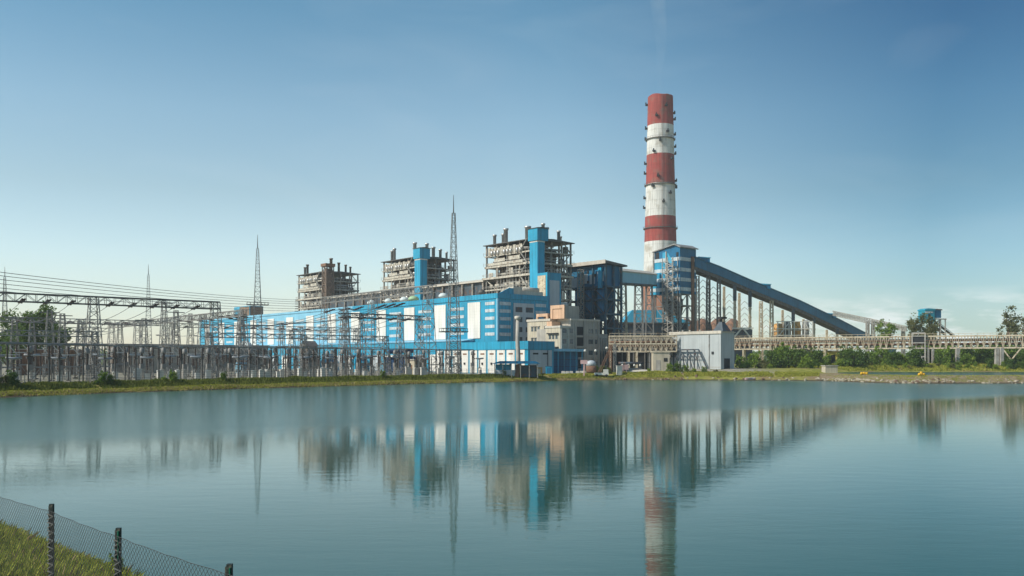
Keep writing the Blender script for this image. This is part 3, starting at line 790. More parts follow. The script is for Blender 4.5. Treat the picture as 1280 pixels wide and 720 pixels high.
q_ = thing('rooftop_plant', 'pale ducts and plant boxes on the turbine hall roof below nearest boiler', 'rooftop unit', (c0[0], c0[1], 0), GA)
part('duct', v, M['roofcream'], q_)
v = MB(); v.prism([(0.4, HT + .2), (7.0, HT + .2), (7.0, HT + 3.2)], .3, .8); v.box((7, .3, HT + .2), (9, .7, HT + 3.0)); part('parapet_step', v, M['blue'], t)

# pent house with brown louvre on the far part of the hall
q_ = Vector((c0[0], c0[1], 0)) + G(0.5, 246)
t = thing('penthouse', 'blue rooftop block with brown louvred panel on the far end of turbine hall', 'rooftop building', (q_.x, q_.y, HT + .25), GA)
v = MB(); v.box((0, 0, 0), (9, 24, 6.6)); part('wall', v, M['midblue'], t)
v = MB(); v.box((-.15, .4, .5), (0, 15, 6.2)); v.box((.4, -.15, .5), (8.6, 0, 6.2)); part('louvre', v, mat('brown louvre', (0.22, 0.15, 0.10), 0.7, var=.3, scale=.6, seam=.7, seam_axis='Z', seam_dark=.35), t)

# annexe along the foot of the hall
q_ = Vector((c0[0], c0[1], 0)) + G(-6.5, 16)
t = thing('annexe', 'low bright blue annexe running along the foot of the turbine hall behind the switchyard', 'industrial building', (q_.x, q_.y, 0), GA)
v = MB(); v.box((0, 0, 1.7), (6.4, 300, 15.0)); part('wall', v, M['blue'], t)
v = MB(); v.prism([(-.4, 15.0), (6.45, 15.0), (6.45, 16.1)], -.4, 300.4); part('roof', v, M['paleblue'], t)
for k in range(24):
    v = MB(); y = 4 + 12.2 * k; fL(v, y, y + (7.6 if k % 3 else 5), 2.0, 9.4, .15); part('wall_panel' if k % 3 else 'door', v, M['white'] if k % 3 == 1 else (M['dark'] if k % 3 == 0 else M['greypanel']), t)

# --- stair block, cream and blue
cb = (15.6, 392.0)
t = thing('stair_block', 'narrow blue framed stair block with cream side between hall and nearest boiler', 'tower', (cb[0], cb[1], 0), GA)
v = MB(); v.box((0, 0, 1.7), (8.4, 6.6, 45.8)); part('wall', v, M['blue'], t)
v = MB(); fL(v, 1.0, 6.2, 34.2, 44.6, .2); part('wall_panel', v, M['cream'], t, 'cream panel')
v = MB(); fR(v, 1.4, 7.2, 4, 42.4, .2); p_ = part('wall_panel', v, M['greypanel'], t)
v = MB(); fR(v, 4.6, 5.6, 30, 31.4, .1, -.2); part('window', v, M['dark'], p_)
v = MB(); v.box((8.4, .2, 1.7), (12.6, 6.4, 33)); part('side_block', v, M['greypanel'], t)

# --- beige office building
co_ = (18.7, 345.0)
t = thing('office_building', 'beige rendered office block with stepped roofline right of the blue hall', 'building', (co_[0], co_[1], 0), GA)
yA = along_d(682, co_); WO = along_n(749, co_)
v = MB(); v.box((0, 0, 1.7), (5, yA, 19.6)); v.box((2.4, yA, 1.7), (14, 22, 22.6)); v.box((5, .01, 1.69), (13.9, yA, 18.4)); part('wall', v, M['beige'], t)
v = MB(); v.box((.3, -.05, 1.68), (WO, 14, 19.3)); v.box((5.6, -.03, 19.3), (WO, 13.8, 22.6)); part('shaded_wall', v, M['beigeshade'], t)  # office sides away from the sun, their shade painted in as greyer render
v = MB(); v.box((2.1, yA - .3, 22.6), (14.2, 22.3, 23.5)); v.box((-.25, -.3, 19.6), (5.2, yA + .2, 20.4)); v.box((5.5, -.35, 22.6), (WO + .3, 14.2, 23.3)); part('parapet', v, M['roofcream'], t)
# peach framed roof rooms
v = MB(); v.box((3.4, 1.0, 23.3), (11.5, 8.6, 28.4)); part('roof_room', v, M['beigeshade'], t)
for args in (((3.1, .9, 27.4), (3.4, 8.7, 28.6)), ((3.1, .9, 23.3), (3.4, 2.0, 27.4)), ((3.1, 7.6, 23.3), (3.4, 8.7, 27.4))):
    pass
v = MB(); v.box((3.0, .8, 27.3), (3.6, 8.8, 28.7)); v.box((3.0, .8, 23.3), (3.58, 2.0, 27.3)); v.box((3.0, 7.6, 23.3), (3.58, 8.8, 27.3)); v.box((3.3, 2.0, 23.3), (3.42, 7.6, 27.3)); part('roof_frame', v, M['peach'], t)
v = MB(); v.box((6, 9.5, 18.4), (9, 16, 25.6)); v.box((2.2, 9.6, 24.4), (6, 16.4, 25.6)); v.box((2.2, 9.6, 23.5), (2.8, 10.6, 24.4)); v.box((2.2, 15.6, 23.5), (2.8, 16.4, 24.4)); part('roof_room', v, M['peach'], t)
v = MB(); v.box((.4, yA - 3.2, 20.4), (4.8, yA - .2, 22.2)); part('roof_room', v, M['peach'], t)
for z in (9.0, 14.0, 18.6):
    for y0, w_ in ((yA + 1.0, .9), (yA + 2.6, .9), (yA + 6.2, 1.3), (yA + 8.1, 1.3), (yA + 10.0, 1.3)):
        if y0 + w_ > 21.8: continue
        v = MB(); fL(v, y0, y0 + w_, z, z + 1.9, .04, 2.4); wn = part('window', v, M['glass'], t)
        v = MB(); fL(v, y0 - .2, y0 + w_ + .2, z + 1.95, z + 2.2, .45, 2.4); part('sunshade', v, M['concrete'], wn)
for z in (9.8, 15.2):
    for y0 in (1.4, 3.3, 5.2):
        v = MB(); fL(v, y0, y0 + 1.2, z, z + 1.8, .05); wn = part('window', v, M['glass'], t)
    v = MB(); fL(v, .8, 7.0, z + 2.0, z + 2.4, .8); part('sunshade', v, M['dark'], t)
for k, z in enumerate((4.6, 9.0, 13.4, 17.6)):
    for x0, w_ in ((1.3, 2.0), (5.2, 1.8), (15.6, 2.4), (19.2, 1.4)):
        v = MB(); fR(v, x0, x0 + w_, z, z + 1.8, .05, -.05); part('window', v, M['glass'], t)
    v = MB(); fR(v, 9.0, 12.6, z - .9, z + 2.6, .06, -.05); part('window', v, M['dark'], t, 'tall dark stairwell window')
v = MB()
for x in (.5, 4.3, 8.3, 13.0, 18.4, WO - .5): v.box((x - .3, -.55, 1.7), (x + .3, -.05, 22.5 if x > 5 else 19.2))
for z in (7.6, 12.2, 16.4): v.box((.3, -.4, z), (WO, -.06, z + .35))
part('facade_ribs', v, M['beigeshade'], t)
v = MB(); v.box((WO, 2, 1.7), (WO + 7, 12, 17.6)); part('side_wing', v, M['beigeshade'], t)
for k in range(4):
    v = MB(); v.box((WO + 1 + 1.5 * k, 1.85, 5), (WO + 1.7 + 1.5 * k, 2.01, 16)); part('window', v, M['glass'], t)

# --- low blue and white building in front
cl = (5.8, 320.0); LL = along_d(545, cl); LW = 12.6; LT = 13.9
t = thing('workshop', 'low blue and white workshop with nine small-windowed white panels facing the pond', 'industrial building', (cl[0], cl[1], 0), GA)
v = MB(); v.box((0, 0, 1.7), (LW, LL, LT - .5)); part('wall', v, M['blue'], t)
v = MB(); v.box((-.35, -.35, 10.9), (.3, LL + .3, LT)); v.box((-.33, -.33, 10.92), (LW + .2, .3, LT - .02)); part('fascia', v, M['blue'], t)
v = MB(); v.box((.3, .3, LT - .5), (LW - .2, LL, LT - .3)); part('roof', v, M['roofcream'], t)
for k in range(10):
    y = 1.2 + k * (LL - 1.2) / 10; p = MB(); fL(p, y + .5, y + (LL - 1.2) / 10 - .5, 2.0, 10.7, .18); p_ = part('wall_panel', p, M['white'], t)
    p = MB(); fL(p, y + 1.5, y + 3.9, 9.0, 9.6, .05, -.18); part('louvre', p, M['rust'], p_)
    p = MB(); fL(p, y + 2.3, y + 3.1, 5.2, 6.0, .3, -.18); part('fan', p, M['dark'], p_)
p = MB(); fR(p, .9, 11.6, 2, 10.6, .18); p_ = part('wall_panel', p, M['greypanel'], t)
for x in (2.2, 7.0):
    p = MB(); fR(p, x, x + 2.6, 9.0, 9.6, .05, -.18); part('louvre', p, M['dark'], p_)
p = MB(); p.tube([(9.2, -.5, 1.8), (9.2, -.5, 10.6)], .13, 6); part('downpipe', p, M['dark'], t)

# --- dark blue canopy building beside it
cc_ = (13.6, 326.5)
q_ = Vector((cl[0], cl[1], 0)) + G(12.9, 1.5)
Wc = along_n(729, (q_.x, q_.y))
t = thing('open_shed', 'flat roofed dark blue open shed between workshop and beige office block', 'shed', (q_.x, q_.y, 0), GA)
v = MB(); v.box((-.2, -.6, 10.2), (Wc, 9, 11.2)); part('roof', v, M['paleblue'], t)
v = MB(); v.box((0, 2.5, 1.7), (Wc - .3, 8.5, 10.2)); part('back_wall', v, M['deepblue'], t)
for k in range(6):
    v = MB(); x = .2 + k * (Wc - .8) / 5; v.bar((x, 0, 1.7), (x, 0, 10.2), .3); part('column', v, M['blue'], t)
v = MB()
for z in (4.5, 7.2): v.bar((0, 0, z), (Wc - .3, 0, z), .15)
part('rail', v, M['steelblue'], t)

# --- blue steel bunker tower right of the boilers
cm = (45.4, 430.0)
t = thing('bunker_tower', 'dark blue open steel bunker tower with cream roof edge right of nearest boiler', 'tower', (cm[0], cm[1], 0), GA)
ML, MW = along_d(709, cm), along_n(778, cm)
Z1 = 54.0
for x in (0.4, MW / 2, MW - .4):
    for y in (.4, ML * .33, ML * .66, ML - .4):
        v = MB(); v.bar((x, y, 1.7), (x, y, Z1), .9); part('column', v, M['steelblue'], t)
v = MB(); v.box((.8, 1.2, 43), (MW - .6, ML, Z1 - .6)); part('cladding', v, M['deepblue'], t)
for y, z, w_ in ((2, 47, 4), (8, 46, 3.4), (13, 46.5, 5), (20, 45, 5)): part('wall_panel', MB().box((.5, y, z - 1.5), (.82, y + w_, z + 3.2)), M['greypanel'], t)
for y, z in ((7, 48), (12, 45), (12.2, 50), (18.8, 48), (24, 51)): part('window', MB().box((.35, y, z), (.6, y + 1.1, z + 1.3)), M['dark'], t)
v = MB(); v.prism([(-1.6, Z1), (MW + 2, Z1 - 1.0), (MW + 2, Z1 - .2), (-1.6, Z1 + 1.3)], -1.5, ML + 1); part('roof', v, M['galvdark'], t)
v = MB(); v.box((-1.9, -1.6, Z1 - .3), (-1.55, ML + 1, Z1 + 1.5)); part('fascia', v, M['roofcream'], t)
for z in (14, 22, 29, 36, 42.4):
    v = MB()
    for x in (0, MW - .5): v.box((x, 0, z), (x + .5, ML, z + .9))
    for y in (0, ML - .5): v.box((0, y, z + .02), (MW, y + .5, z + .88))
    v.box((.5, .5, z + .6), (MW - .5, ML - .5, z + .7)); part('floor', v, M['steelblue'], t)
v = MB()
for za, zb in ((2, 14), (14, 22), (22, 29), (29, 36), (36, 42.4)):
    v.bar((.3, .4, za), (.3, ML * .33, zb), .4); v.bar((.3, ML * .66, zb), (.3, ML * .33, za), .4)
    v.bar((.4, .3, za), (MW / 2, .3, zb), .4); v.bar((MW - .4, .3, za), (MW / 2, .3, zb), .4)
part('bracing', v, M['bluegrey'], t)
for k, (x, y) in enumerate(((3.5, 5.5), (9, 5.5), (3.5, 14), (9, 14), (3.5, 21), (9, 21))):
    v = MB(); v.lathe([(1.0, 0), (2.7, 6), (2.7, 16)], (x, y, 26), 12); part('hopper', v, M['deepblue'], t)
v = MB(); v.box((2.5, 8, 3), (10.5, 22, 20)); v.box((7, 2, 8), (11, 8, 27)); part('machinery', v, M['bluegrey'], t)
v = MB(); v.lattice((-1.5, ML * .58, 1.7), (-1.5, ML * .58, Z1 - 2), 2.2, 2.2, 16, .35, .2); part('stair_tower', v, M['galvlight'], t)
v = MB(); v.box((-.9, ML * .60, 38), (.3, ML * .68, Z1 - 3)); part('cable_duct', v, M['blue'], t)
v = MB(); v.box((-.9, 2.2, 42), (.2, 4.4, Z1 - 2)); part('cable_duct', v, M['blue'], t)

# --- transfer tower: blue cladding with pale bands on open legs
ct = (94.7, 500.0); TL, TW = along_d(818, ct), along_n(870, ct)
TZ0, TZ1 = 44.6, 70.4
t = thing('transfer_tower', 'tall coal transfer tower, blue with pale bands on open legs before the chimney', 'tower', (ct[0], ct[1], 0), GA)
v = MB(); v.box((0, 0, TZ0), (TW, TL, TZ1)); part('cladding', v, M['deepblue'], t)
v = MB(); v.box((-.2, 9.5, 52), (-.0, TL, 64)); v.box((-1.8, 13.5, TZ0), (0, TL + 1.6, 56.5)); part('cladding', v, M['blue'], t, 'blue cladding with sunlight put into its colour')  # sunward side painted a brighter blue than the rest, to look lit
for z in (46.2, 51.6, 57.2, 63.2):
    v = MB(); v.box((.3, -.22, z), (TW - .3, 0.01, z + 2.0)); v.box((-.22, .3, z), (.01, 8.8, z + 2.0)); v.box((-2.0 if z < 52 else -.4, 9.4, z), (-1.8 if z < 52 else -.2, TL + 1.4, z + 2.0)); part('pale_band', v, M['band'], t)
v = MB(); v.prism([(TL + .9, TZ1 - 1.2), (TL + .9, TZ1 - .6), (3.5, TZ1 + 2.5), (-1.0, TZ1 + .5), (-1.0, TZ1 - .1), (3.5, TZ1 + 1.9)], -1.0, TW + 1.0, axis='x'); part('roof', v, M['galv'], t)
v = MB(); v.prism([(TL, TZ1 - 1.2), (3.5, TZ1 + 1.9), (0, TZ1 - .1)], .3, TW - .2, axis='x'); part('gable', v, M['deepblue'], t)
v = MB(); v.box((-.15, 15.2, 64.5), (.1, 18, 69)); part('opening', v, M['dark'], t)
v = MB(); v.box((-.15, 1.0, 65.5), (.1, 2.6, 68)); part('opening', v, M['dark'], t)
v = MB(); v.add([(-.3, 4, 62), (-.3, 12.4, 62), (-.3, 12.4, 68.6), (-.3, 9.0, 68.8)], [(0, 1, 2, 3)]); part('hood', v, M['midblue'], t)
for x in (.4, TW * .5, TW - .4):
    for y in (.4, TL * .33, TL * .66, TL - .4):
        v = MB(); v.bar((x, y, 2), (x, y, TZ0), .8); part('leg', v, M['galv'], t)
v = MB()
for i in range(6):
    za, zb = 3 + i * 7, 10 + i * 7
    v.bar((.3, .4, za), (.3, TL * .33, zb), .35); v.bar((.3, TL * .66, za), (.3, TL * .33, zb), .35); v.bar((.3, TL * .66, za), (.3, TL - .4, zb), .35)
    v.bar((.4, .3, za), (TW * .5, .3, zb), .35); v.bar((TW - .4, .3, za), (TW * .5, .3, zb), .35)
    v.box((.2, .2, zb - .3), (TW - .2, TL - .2, zb + .05)) if i in (2, 4) else v.bar((.3, .3, zb), (.3, TL, zb), .5)
    v.bar((.3, .3, zb), (TW, .3, zb), .5)
part('bracing', v, M['galv'], t)
v = MB(); v.box((9.6, -1.0, 6), (11.6, -.24, 66)); part('vertical_duct', v, M['rust'], t)
v = MB(); v.lathe([(1, 0), (2.6, 6), (2.6, 12)], (6, 6, 30), 12); v.lathe([(1, 0), (2.6, 6), (2.6, 12)], (6, 13, 30), 12); v.tube([(4, 3, 3), (4, 3, 44)], .8, 8); v.tube([(10, 9, 3), (10, 9, 44)], .9, 8); part('chute', v, M['furnace'], t)
st = MB()                                     # zigzag stair tower on the sunlit face
SX0, SX1, SY0, SY1 = -4.6, -.6, 1.2, 9.0
for x in (SX0, SX1):
    for y in (SY0, SY1, (SY0+SY1)/2): st.bar((x, y, 2), (x, y, 65), .35)
z = 2.0; k = 0
while z < 62:
    a, b = (SY0 + .6, SY1 - .6) if k % 2 == 0 else (SY1 - .6, SY0 + .6)
    st.bar((SX0 + .4 + (k % 2) * 1.6, a, z), (SX0 + .4 + (k % 2) * 1.6, b, z + 3.2), .9, .3)
    st.bar((SX0, a, z + 1.2), (SX0, b, z + 4.4), .14)
    st.box((SX0, b - .7, z + 3.1), (SX1, b + .7, z + 3.3))
    for y in (SY0, SY1): st.bar((SX0, y, z + 3.2), (SX1, y, z), .18)
    st.bar((SX0, SY0, z + 3.2), (SX0, SY1, z + 3.2), .22)
    z += 3.2; k += 1
part('stair', st, M['galvlight'], t)
for x in (-.3,):
    for y in (9.4, TL + .2):
        v = MB(); v.bar((x - .4, y, 2), (x - .4, y, 69), .6); part('leg', v, M['galvlight'], t)

# --- gallery bridging bunker tower and transfer tower
a = Vector(P(769, 352.5, 437)); b = Vector(P(821, 356, 506)); a2 = a.copy()
t = thing('conveyor_gallery', 'short blue conveyor gallery with cream roof linking bunker tower to transfer tower', 'conveyor', (0, 0, 0))
dirv = (b - a); hd = Vector((dirv.x, dirv.y, 0)).normalized(); nrm = Vector((-hd.y, hd.x, 0))
def gallery_box(a, b, w, h, roofh=.8):
    """closed box gallery from a to b (underside centre line at the near edge), going w away from the viewer"""
    v = MB(); U = Vector((0, 0, 1)); hd = Vector(((b - a).x, (b - a).y, 0)).normalized(); n_ = Vector((-hd.y, hd.x, 0))
    if n_.y < 0: n_ = -n_
    pts = lambda p: [p, p + n_ * w, p + n_ * w + U * h, p + U * h]
    A, B = pts(a), pts(b)
    v.add([tuple(p) for p in A + B], [(0,1,5,4),(1,2,6,5),(2,3,7,6),(3,0,4,7),(0,3,2,1),(4,5,6,7)])
    return v, n_
v, n_ = gallery_box(a, b, 6, 5.6); part('cladding', v, M['paleblue'], t)
v = MB(); U = Vector((0, 0, 1)); e = .5
pr = lambda p: [tuple(q) for q in (p - n_ * e + U * 5.4, p + n_ * (6 + e) + U * 5.4, p + n_ * (6 + e) + U * 6.2, p + n_ * 3 + U * 7.6, p - n_ * e + U * 6.0)]
v.add(pr(a) + pr(b), [(0,1,2,3,4)[::-1], (5,6,7,8,9)] + [(i, (i+1) % 5, (i+1) % 5 + 5, i + 5) for i in range(5)]); part('roof', v, M['roofcream'], t)
v = MB(); v.add([tuple(q) for q in (a - U * .9 - n_ * .2, a - U * .9 + n_ * 6.2, b - U * .9 + n_ * 6.2, b - U * .9 - n_ * .2, a - n_ * .2, a + n_ * 6.2, b + n_ * 6.2, b - n_ * .2)],
      [(0,3,2,1),(4,5,6,7),(0,1,5,4),(1,2,6,5),(2,3,7,6),(3,0,4,7)]); part('deck', v, M['bluegrey'], t)
for s_, w_ in ((.27, 3.8), (.66, 3.8), (.93, 3.2)):
    p = a.lerp(b, s_) + n_ * 3; v = MB(); v.lattice((p.x, p.y, 2), (p.x, p.y, p.z - .8), 5.2, w_, 9, .55, .28, style='z'); part('trestle', v, M['cream'] if s_ < .5 else M['galv'], t)

# --- long inclined coal conveyor
s0 = Vector((105.0, 508.0, 0)); dn = Vector((NX, NY, 0)); dd = Vector((-NY, NX, 0))
def conv(px, py):
    q = (px - 640) / F; Lx = (s0.x - q * s0.y) / (q * dn.y - dn.x); p = s0 + dn * Lx
    p.z = CZ + (HY - py) / F * p.y; return p
tops = [conv(869, 321), conv(900, 333), conv(940, 350.5), conv(1000, 375.5), conv(1050, 399.5), conv(1083, 416.5)]
d_ = (tops[-1] - tops[-2]).normalized(); tops.append(tops[-1] + d_ * 45)
t = thing('inclined_conveyor', 'long dark blue inclined coal conveyor descending to the right from the transfer tower', 'conveyor', (0, 0, 0))
SH = 5.6; CW = 6.5
v = MB(); rf = MB(); dk = MB()
for i in range(len(tops) - 1):
    a, b = tops[i], tops[i+1]
    q = lambda p: [tuple(x) for x in (p - U * SH, p - U * SH + dd * CW, p + dd * CW, p)]
    v.add(q(a) + q(b), [(0,4,5,1),(1,5,6,2),(2,6,7,3),(3,7,4,0)] + ([(0,1,2,3)] if i == 0 else []) + ([(4,7,6,5)] if i == len(tops) - 2 else []))
    q = lambda p: [tuple(x) for x in (p - dd * .5 - U * .3, p - dd * .5 + U * .1, p + dd * CW / 2 + U * 1.2, p + dd * (CW + .5) + U * .1, p + dd * (CW + .5) - U * .3)]
    rf.add(q(a) + q(b), [(i_, (i_+1) % 5, (i_+1) % 5 + 5, i_ + 5) for i_ in range(5)])
    n_s = max(1, int((b - a).length / 3.2))
    for k in range(n_s):
        p0 = a.lerp(b, k / n_s) - U * SH; p1 = a.lerp(b, (k + 1) / n_s) - U * SH
        dk.bar(p0 - U * 1.8 + dd * .3, p1 - U * 1.8 + dd * .3, .35); dk.bar(p0 - U * 1.8 + dd * (CW - .3), p1 - U * 1.8 + dd * (CW - .3), .35)
        dk.bar(p0 + dd * .3, p0 - U * 1.8 + dd * .3, .25); dk.bar(p0 + dd * .3, p1 - U * 1.8 + dd * .3, .22)
        dk.bar(p0 - U * 1.8 + dd * .3, p0 - U * 1.8 + dd * (CW - .3), .3); dk.bar(p0 - U * 1.8 + dd * .3, p1 - U * 1.8 + dd * (CW - .3), .2)
    dk.bar(a - U * (SH + .8) + dd * CW * .5, b - U * (SH + .8) + dd * CW * .5, CW * .92, 1.5)
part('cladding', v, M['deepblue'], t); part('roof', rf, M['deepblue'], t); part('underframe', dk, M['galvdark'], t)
for px, py in ((884, 326), (960, 359), (1042, 395.5)):
    p = conv(px, py); v = MB(); c_ = p + dd * 2
    v.box((c_.x - 2.6, c_.y - 3, c_.z - 1.2), (c_.x + 2.6, c_.y + 3.4, c_.z + 1.6)); hh = part('vent_house', v, M['deepblue'], t)
    v = MB(); v.prism([(c_.x - 4.4, c_.z + 1.5), (c_.x + 3.0, c_.z + 1.5), (c_.x + 3.0, c_.z + 1.8), (c_.x - 4.4, c_.z + 2.3)], c_.y - 3.4, c_.y + 3.8); part('roof', v, M['midblue'], hh)
def topz(px):
    pts = [(869, 321), (900, 333), (940, 350.5), (1000, 375.5), (1050, 399.5), (1083, 416.5)]
    return float(np.interp(px, [p[0] for p in pts], [p[1] for p in pts]))
for k, px in enumerate((886, 899, 919, 938, 965, 992, 1018, 1047)):
    p = conv(px, topz(px)); top_ = p.z - SH - 2
    heavy = k in (0, 1, 4)
    for side in (0, 1):
        c_ = p + dd * (0.3 if side == 0 else CW + 1.6)
        g_ = MB(); zmid = top_ - (9 if k in (2, 3, 5) else 3)
        if heavy: g_.lattice((c_.x, c_.y, 2), (c_.x, c_.y, top_), 2.2, 1.6, 14, .45, .25, style='z')
        else:
            g_.bar((c_.x, c_.y, 2), (c_.x, c_.y, top_), .85, 1.5)
            for z in np.arange(5, top_ - 3, 5.5): g_.bar((c_.x, c_.y, z), (c_.x, c_.y, z + .9), 1.15, 1.8)
        lg = part('leg', g_, M['cream'] if k not in (0, 1) else (M['galv'] if side else M['galvdark']), t)
        if not heavy and side == 0:
            g2 = MB(); g2.bar((c_.x, c_.y, zmid), (c_.x, c_.y, top_ + .5), 1.25, 1.9); part('leg_head', g2, M['bluegrey'], lg)
    g_ = MB(); a = p + dd * .3; b = p + dd * (CW + 1.6); z = 4.0
    while z < top_ - 5:
        m_ = (a + b) / 2
        g_.bar((a.x, a.y, z), (m_.x, m_.y, z + 3.2), .22); g_.bar((b.x, b.y, z), (m_.x, m_.y, z + 3.2), .22); z += 3.6
    part('bracing', g_, M['galvlight'] if k > 1 else M['galv'], t)

# --- horizontal conveyor galleries
def truss_gallery(t, a, b, h, mats, pitch=2.2, tiers=1, w=4.0):
    hd = (b - a).normalized(); n_ = Vector((-hd.y, hd.x, 0)); n_ = n_ if n_.y > 0 else -n_
    Ln = (b - a).length; n = int(Ln / pitch)
    tr = MB()
    for off in (0, w):
        for j in range(tiers + 1):
            zz = h * j / tiers
            tr.bar(a + n_ * off + U * zz, b + n_ * off + U * zz, .5 if j in (0, tiers) else .38, .55)
        for i in range(n + 1):
            p = a.lerp(b, i / n) + n_ * off; tr.bar(p, p + U * h, .26)
            if i < n:
                p2 = a.lerp(b, (i + 1) / n) + n_ * off; m_ = (p + p2) / 2
                for j in range(tiers):
                    z0_, z1_ = h * j / tiers, h * (j + 1) / tiers
                    tr.bar(p + U * z0_, m_ + U * z1_ * .98, .18); tr.bar(m_ + U * z1_ * .98, p2 + U * z0_, .18)
    for i in range(0, n + 1, 2):
        p = a.lerp(b, i / n); tr.bar(p + U * h, p + n_ * w + U * h, .3); tr.bar(p, p + n_ * w, .3)
    part('truss', tr, mats[0], t)
    dk = MB(); dk.bar(a + n_ * w / 2 + U * .35, b + n_ * w / 2 + U * .35, w * .8, .35); part('deck', dk, mats[1], t)
    for off, zz, r, mm in ((1.0, h * .36, .42, 'rust'), (2.2, h * .34, .55, 'galvdark'), (3.2, h * .62, .4, 'rust'), (1.6, h * .74, .3, 'galv')):
        pp = MB(); pp.tube([a + n_ * off + U * zz, b + n_ * off + U * zz], r, 8); part('pipe', pp, M[mm], t)
    ra = MB()
    for i in range(0, n + 1):
        p = a.lerp(b, i / n); ra.bar(p + U * h, p + U * (h + 1.1), .1)
    ra.bar(a + U * (h + 1.1), b + U * (h + 1.1), .14); part('handrail', ra, mats[0], t)
    return n_
gA = P(918, 438, 430); gB = P(1295, 432.4, 374); gA.z = gB.z = 12.2
t = thing('pipe_gallery', 'long level cream truss pipe gallery crossing the right side above the shrubs', 'pipe bridge', (0, 0, 0))
n_ = truss_gallery(t, gA, gB, 5.3, (M['cream'], M['galvdark']), 2.4)
def on_gal(px):
    q = (px - 640) / F; dv = gB - gA; s_ = (q * gA.y - gA.x) / (dv.x - q * dv.y); return gA + dv * s_
for px, w_, m_ in ((929, .7, 'cream'), (1007, 1.2, 'galvdark'), (1031, .8, 'cream'), (1101, 1.1, 'galv'), (1160, .8, 'galvlight'), (1166, .8, 'galvlight'), (1181, .7, 'galv'), (1197, 1.5, 'galvlight'), (1246, 1.3, 'galvlight'), (1252, 1.3, 'galvlight')):
    p = on_gal(px); v = MB(); g_ = gz(p.x, p.y)
    v.bar((p.x, p.y, g_ - .5), (p.x, p.y, 12.2), w_); v.bar((p.x + n_.x * 4, p.y + n_.y * 4, g_ - .5), (p.x + n_.x * 4, p.y + n_.y * 4, 12.2), w_)
    v.bar((p.x, p.y, 10), (p.x + n_.x * 4, p.y + n_.y * 4, 10), .5); v.bar((p.x, p.y, 5), (p.x + n_.x * 4, p.y + n_.y * 4, 11.5), .25)
    part('leg', v, M[m_], t)
p0, p1 = on_gal(1253), on_gal(1276); pm_ = on_gal(1264); v = MB(); v.bar((p0.x, p0.y, 12), (pm_.x, pm_.y, 7.0), .5); v.bar((p1.x, p1.y, 12), (pm_.x, pm_.y, 7.0), .5); part('bracing', v, M['cream'], t)
# stair and junction tower straddling the gallery
pa, pb_ = on_gal(1140), on_gal(1155); ce = (pa + pb_) / 2
t = thing('junction_tower', 'pale steel tower with diagonal legs wrapped round the long pipe gallery', 'tower', (ce.x, ce.y - .6, 0), math.atan2((gB - gA).y, (gB - gA).x))
v = MB()
for x in (-2.6, 2.6):
    for y in (-.6, 5.2): v.bar((x, y, 3.5), (x, y, 19), .5)
for z in (8.5, 12.2, 14.6, 17.6, 19): v.bar((-2.6, -.6, z), (2.6, -.6, z), .4); v.bar((-2.6, 5.2, z), (2.6, 5.2, z), .4)
v.bar((-2.6, -.6, 3.8), (-.2, -.6, 11.6), .35); v.bar((2.6, -.6, 3.8), (.2, -.6, 11.6), .35)
v.bar((-4.2, -.6, 4), (-2.6, -.6, 12), .35)
part('frame', v, M['galvlight'], t)
v = MB(); v.box((-2.3, -.4, 14.7), (2.3, .2, 17.4)); part('panel', v, M['dark'], t)
# the near, two tiered section ending at the grey shed
hA = P(762, 439.5, 350); hB = P(846, 439.5, 349); hA.z = hB.z = 10.4
t = thing('pipe_gallery', 'two tiered beige pipe gallery running into the left side of the grey shed', 'pipe bridge', (0, 0, 0))
n2 = truss_gallery(t, hA, hB, 6.0, (M['cream'], M['galvdark']), 1.9, 2)
for px, w_, m_ in ((764, .6, 'cream'), (786, .7, 'cream'), (796, .7, 'cream'), (812, .5, 'galv'), (834, .7, 'galv')):
    q = P(px, 439, 349.6); v = MB(); v.bar((q.x, q.y, 2), (q.x, q.y, 10.4), w_); v.bar((q.x, q.y + 4, 2), (q.x, q.y + 4, 10.4), w_); part('leg', v, M[m_], t)

# --- grey sheet metal shed
cs = (78.9, 335.0); SL, SW = along_d(838, cs), along_n(918, cs); SZ = 17.4
t = thing('metal_shed', 'tall pale grey sheet metal shed standing on the bank below the transfer tower', 'shed', (cs[0], cs[1], 0), GA)
v = MB(); v.box((0, 0, 2.8), (SW, SL, SZ)); part('wall', v, mat('pale grey blue sheet', (0.43, 0.46, 0.46), 0.5, var=.07, scale=.2, streak=.15, seam=1.1, seam_axis='XY', seam_dark=.88), t)
v = MB(); v.box((-.4, -.4, SZ - .4), (.8, SL + .4, SZ + .7)); v.prism([(-.3, SZ), (SW + .3, SZ), (SW + .3, SZ + .3), (SW / 2, SZ + .9), (-.3, SZ + .3)], -.38, SL + .38); part('roof', v, M['roofcream'], t)
v = MB(); v.box((-.25, 5.2, 3), (-.0, 5.5, SZ - .5)); part('downpipe', v, M['galv'], t)
v = MB(); v.box((-.2, 3.2, 9.2), (0, 4.2, 10.2)); part('hatch', v, M['dark'], t)
v = MB(); v.box((2.0, -.2, 3.4), (5.4, 0, 7.6)); part('door', v, M['dark'], t)
v = MB(); v.box((-.06, .1, 4.2), (-.03, SL, 4.4)); v.box((-.3, -.3, 2.6), (0, SL, 3.4)); part('plinth', v, M['concrete'], t)
for k, y in enumerate((10.5, 15.5, 19)): part('roof_vent', MB().lathe([(.3, 0), (.3, .5), (.45, .6), (.2, .9)], (1.0, y, SZ + .4), 8), M['roofcream'], t)
q_ = Vector((cs[0], cs[1], 0)) + G(2, 1)
t = thing('roof_hopper', 'small dark hopper with cap rising behind the right corner of the grey shed', 'hopper', (q_.x, q_.y, SZ + .5), GA)
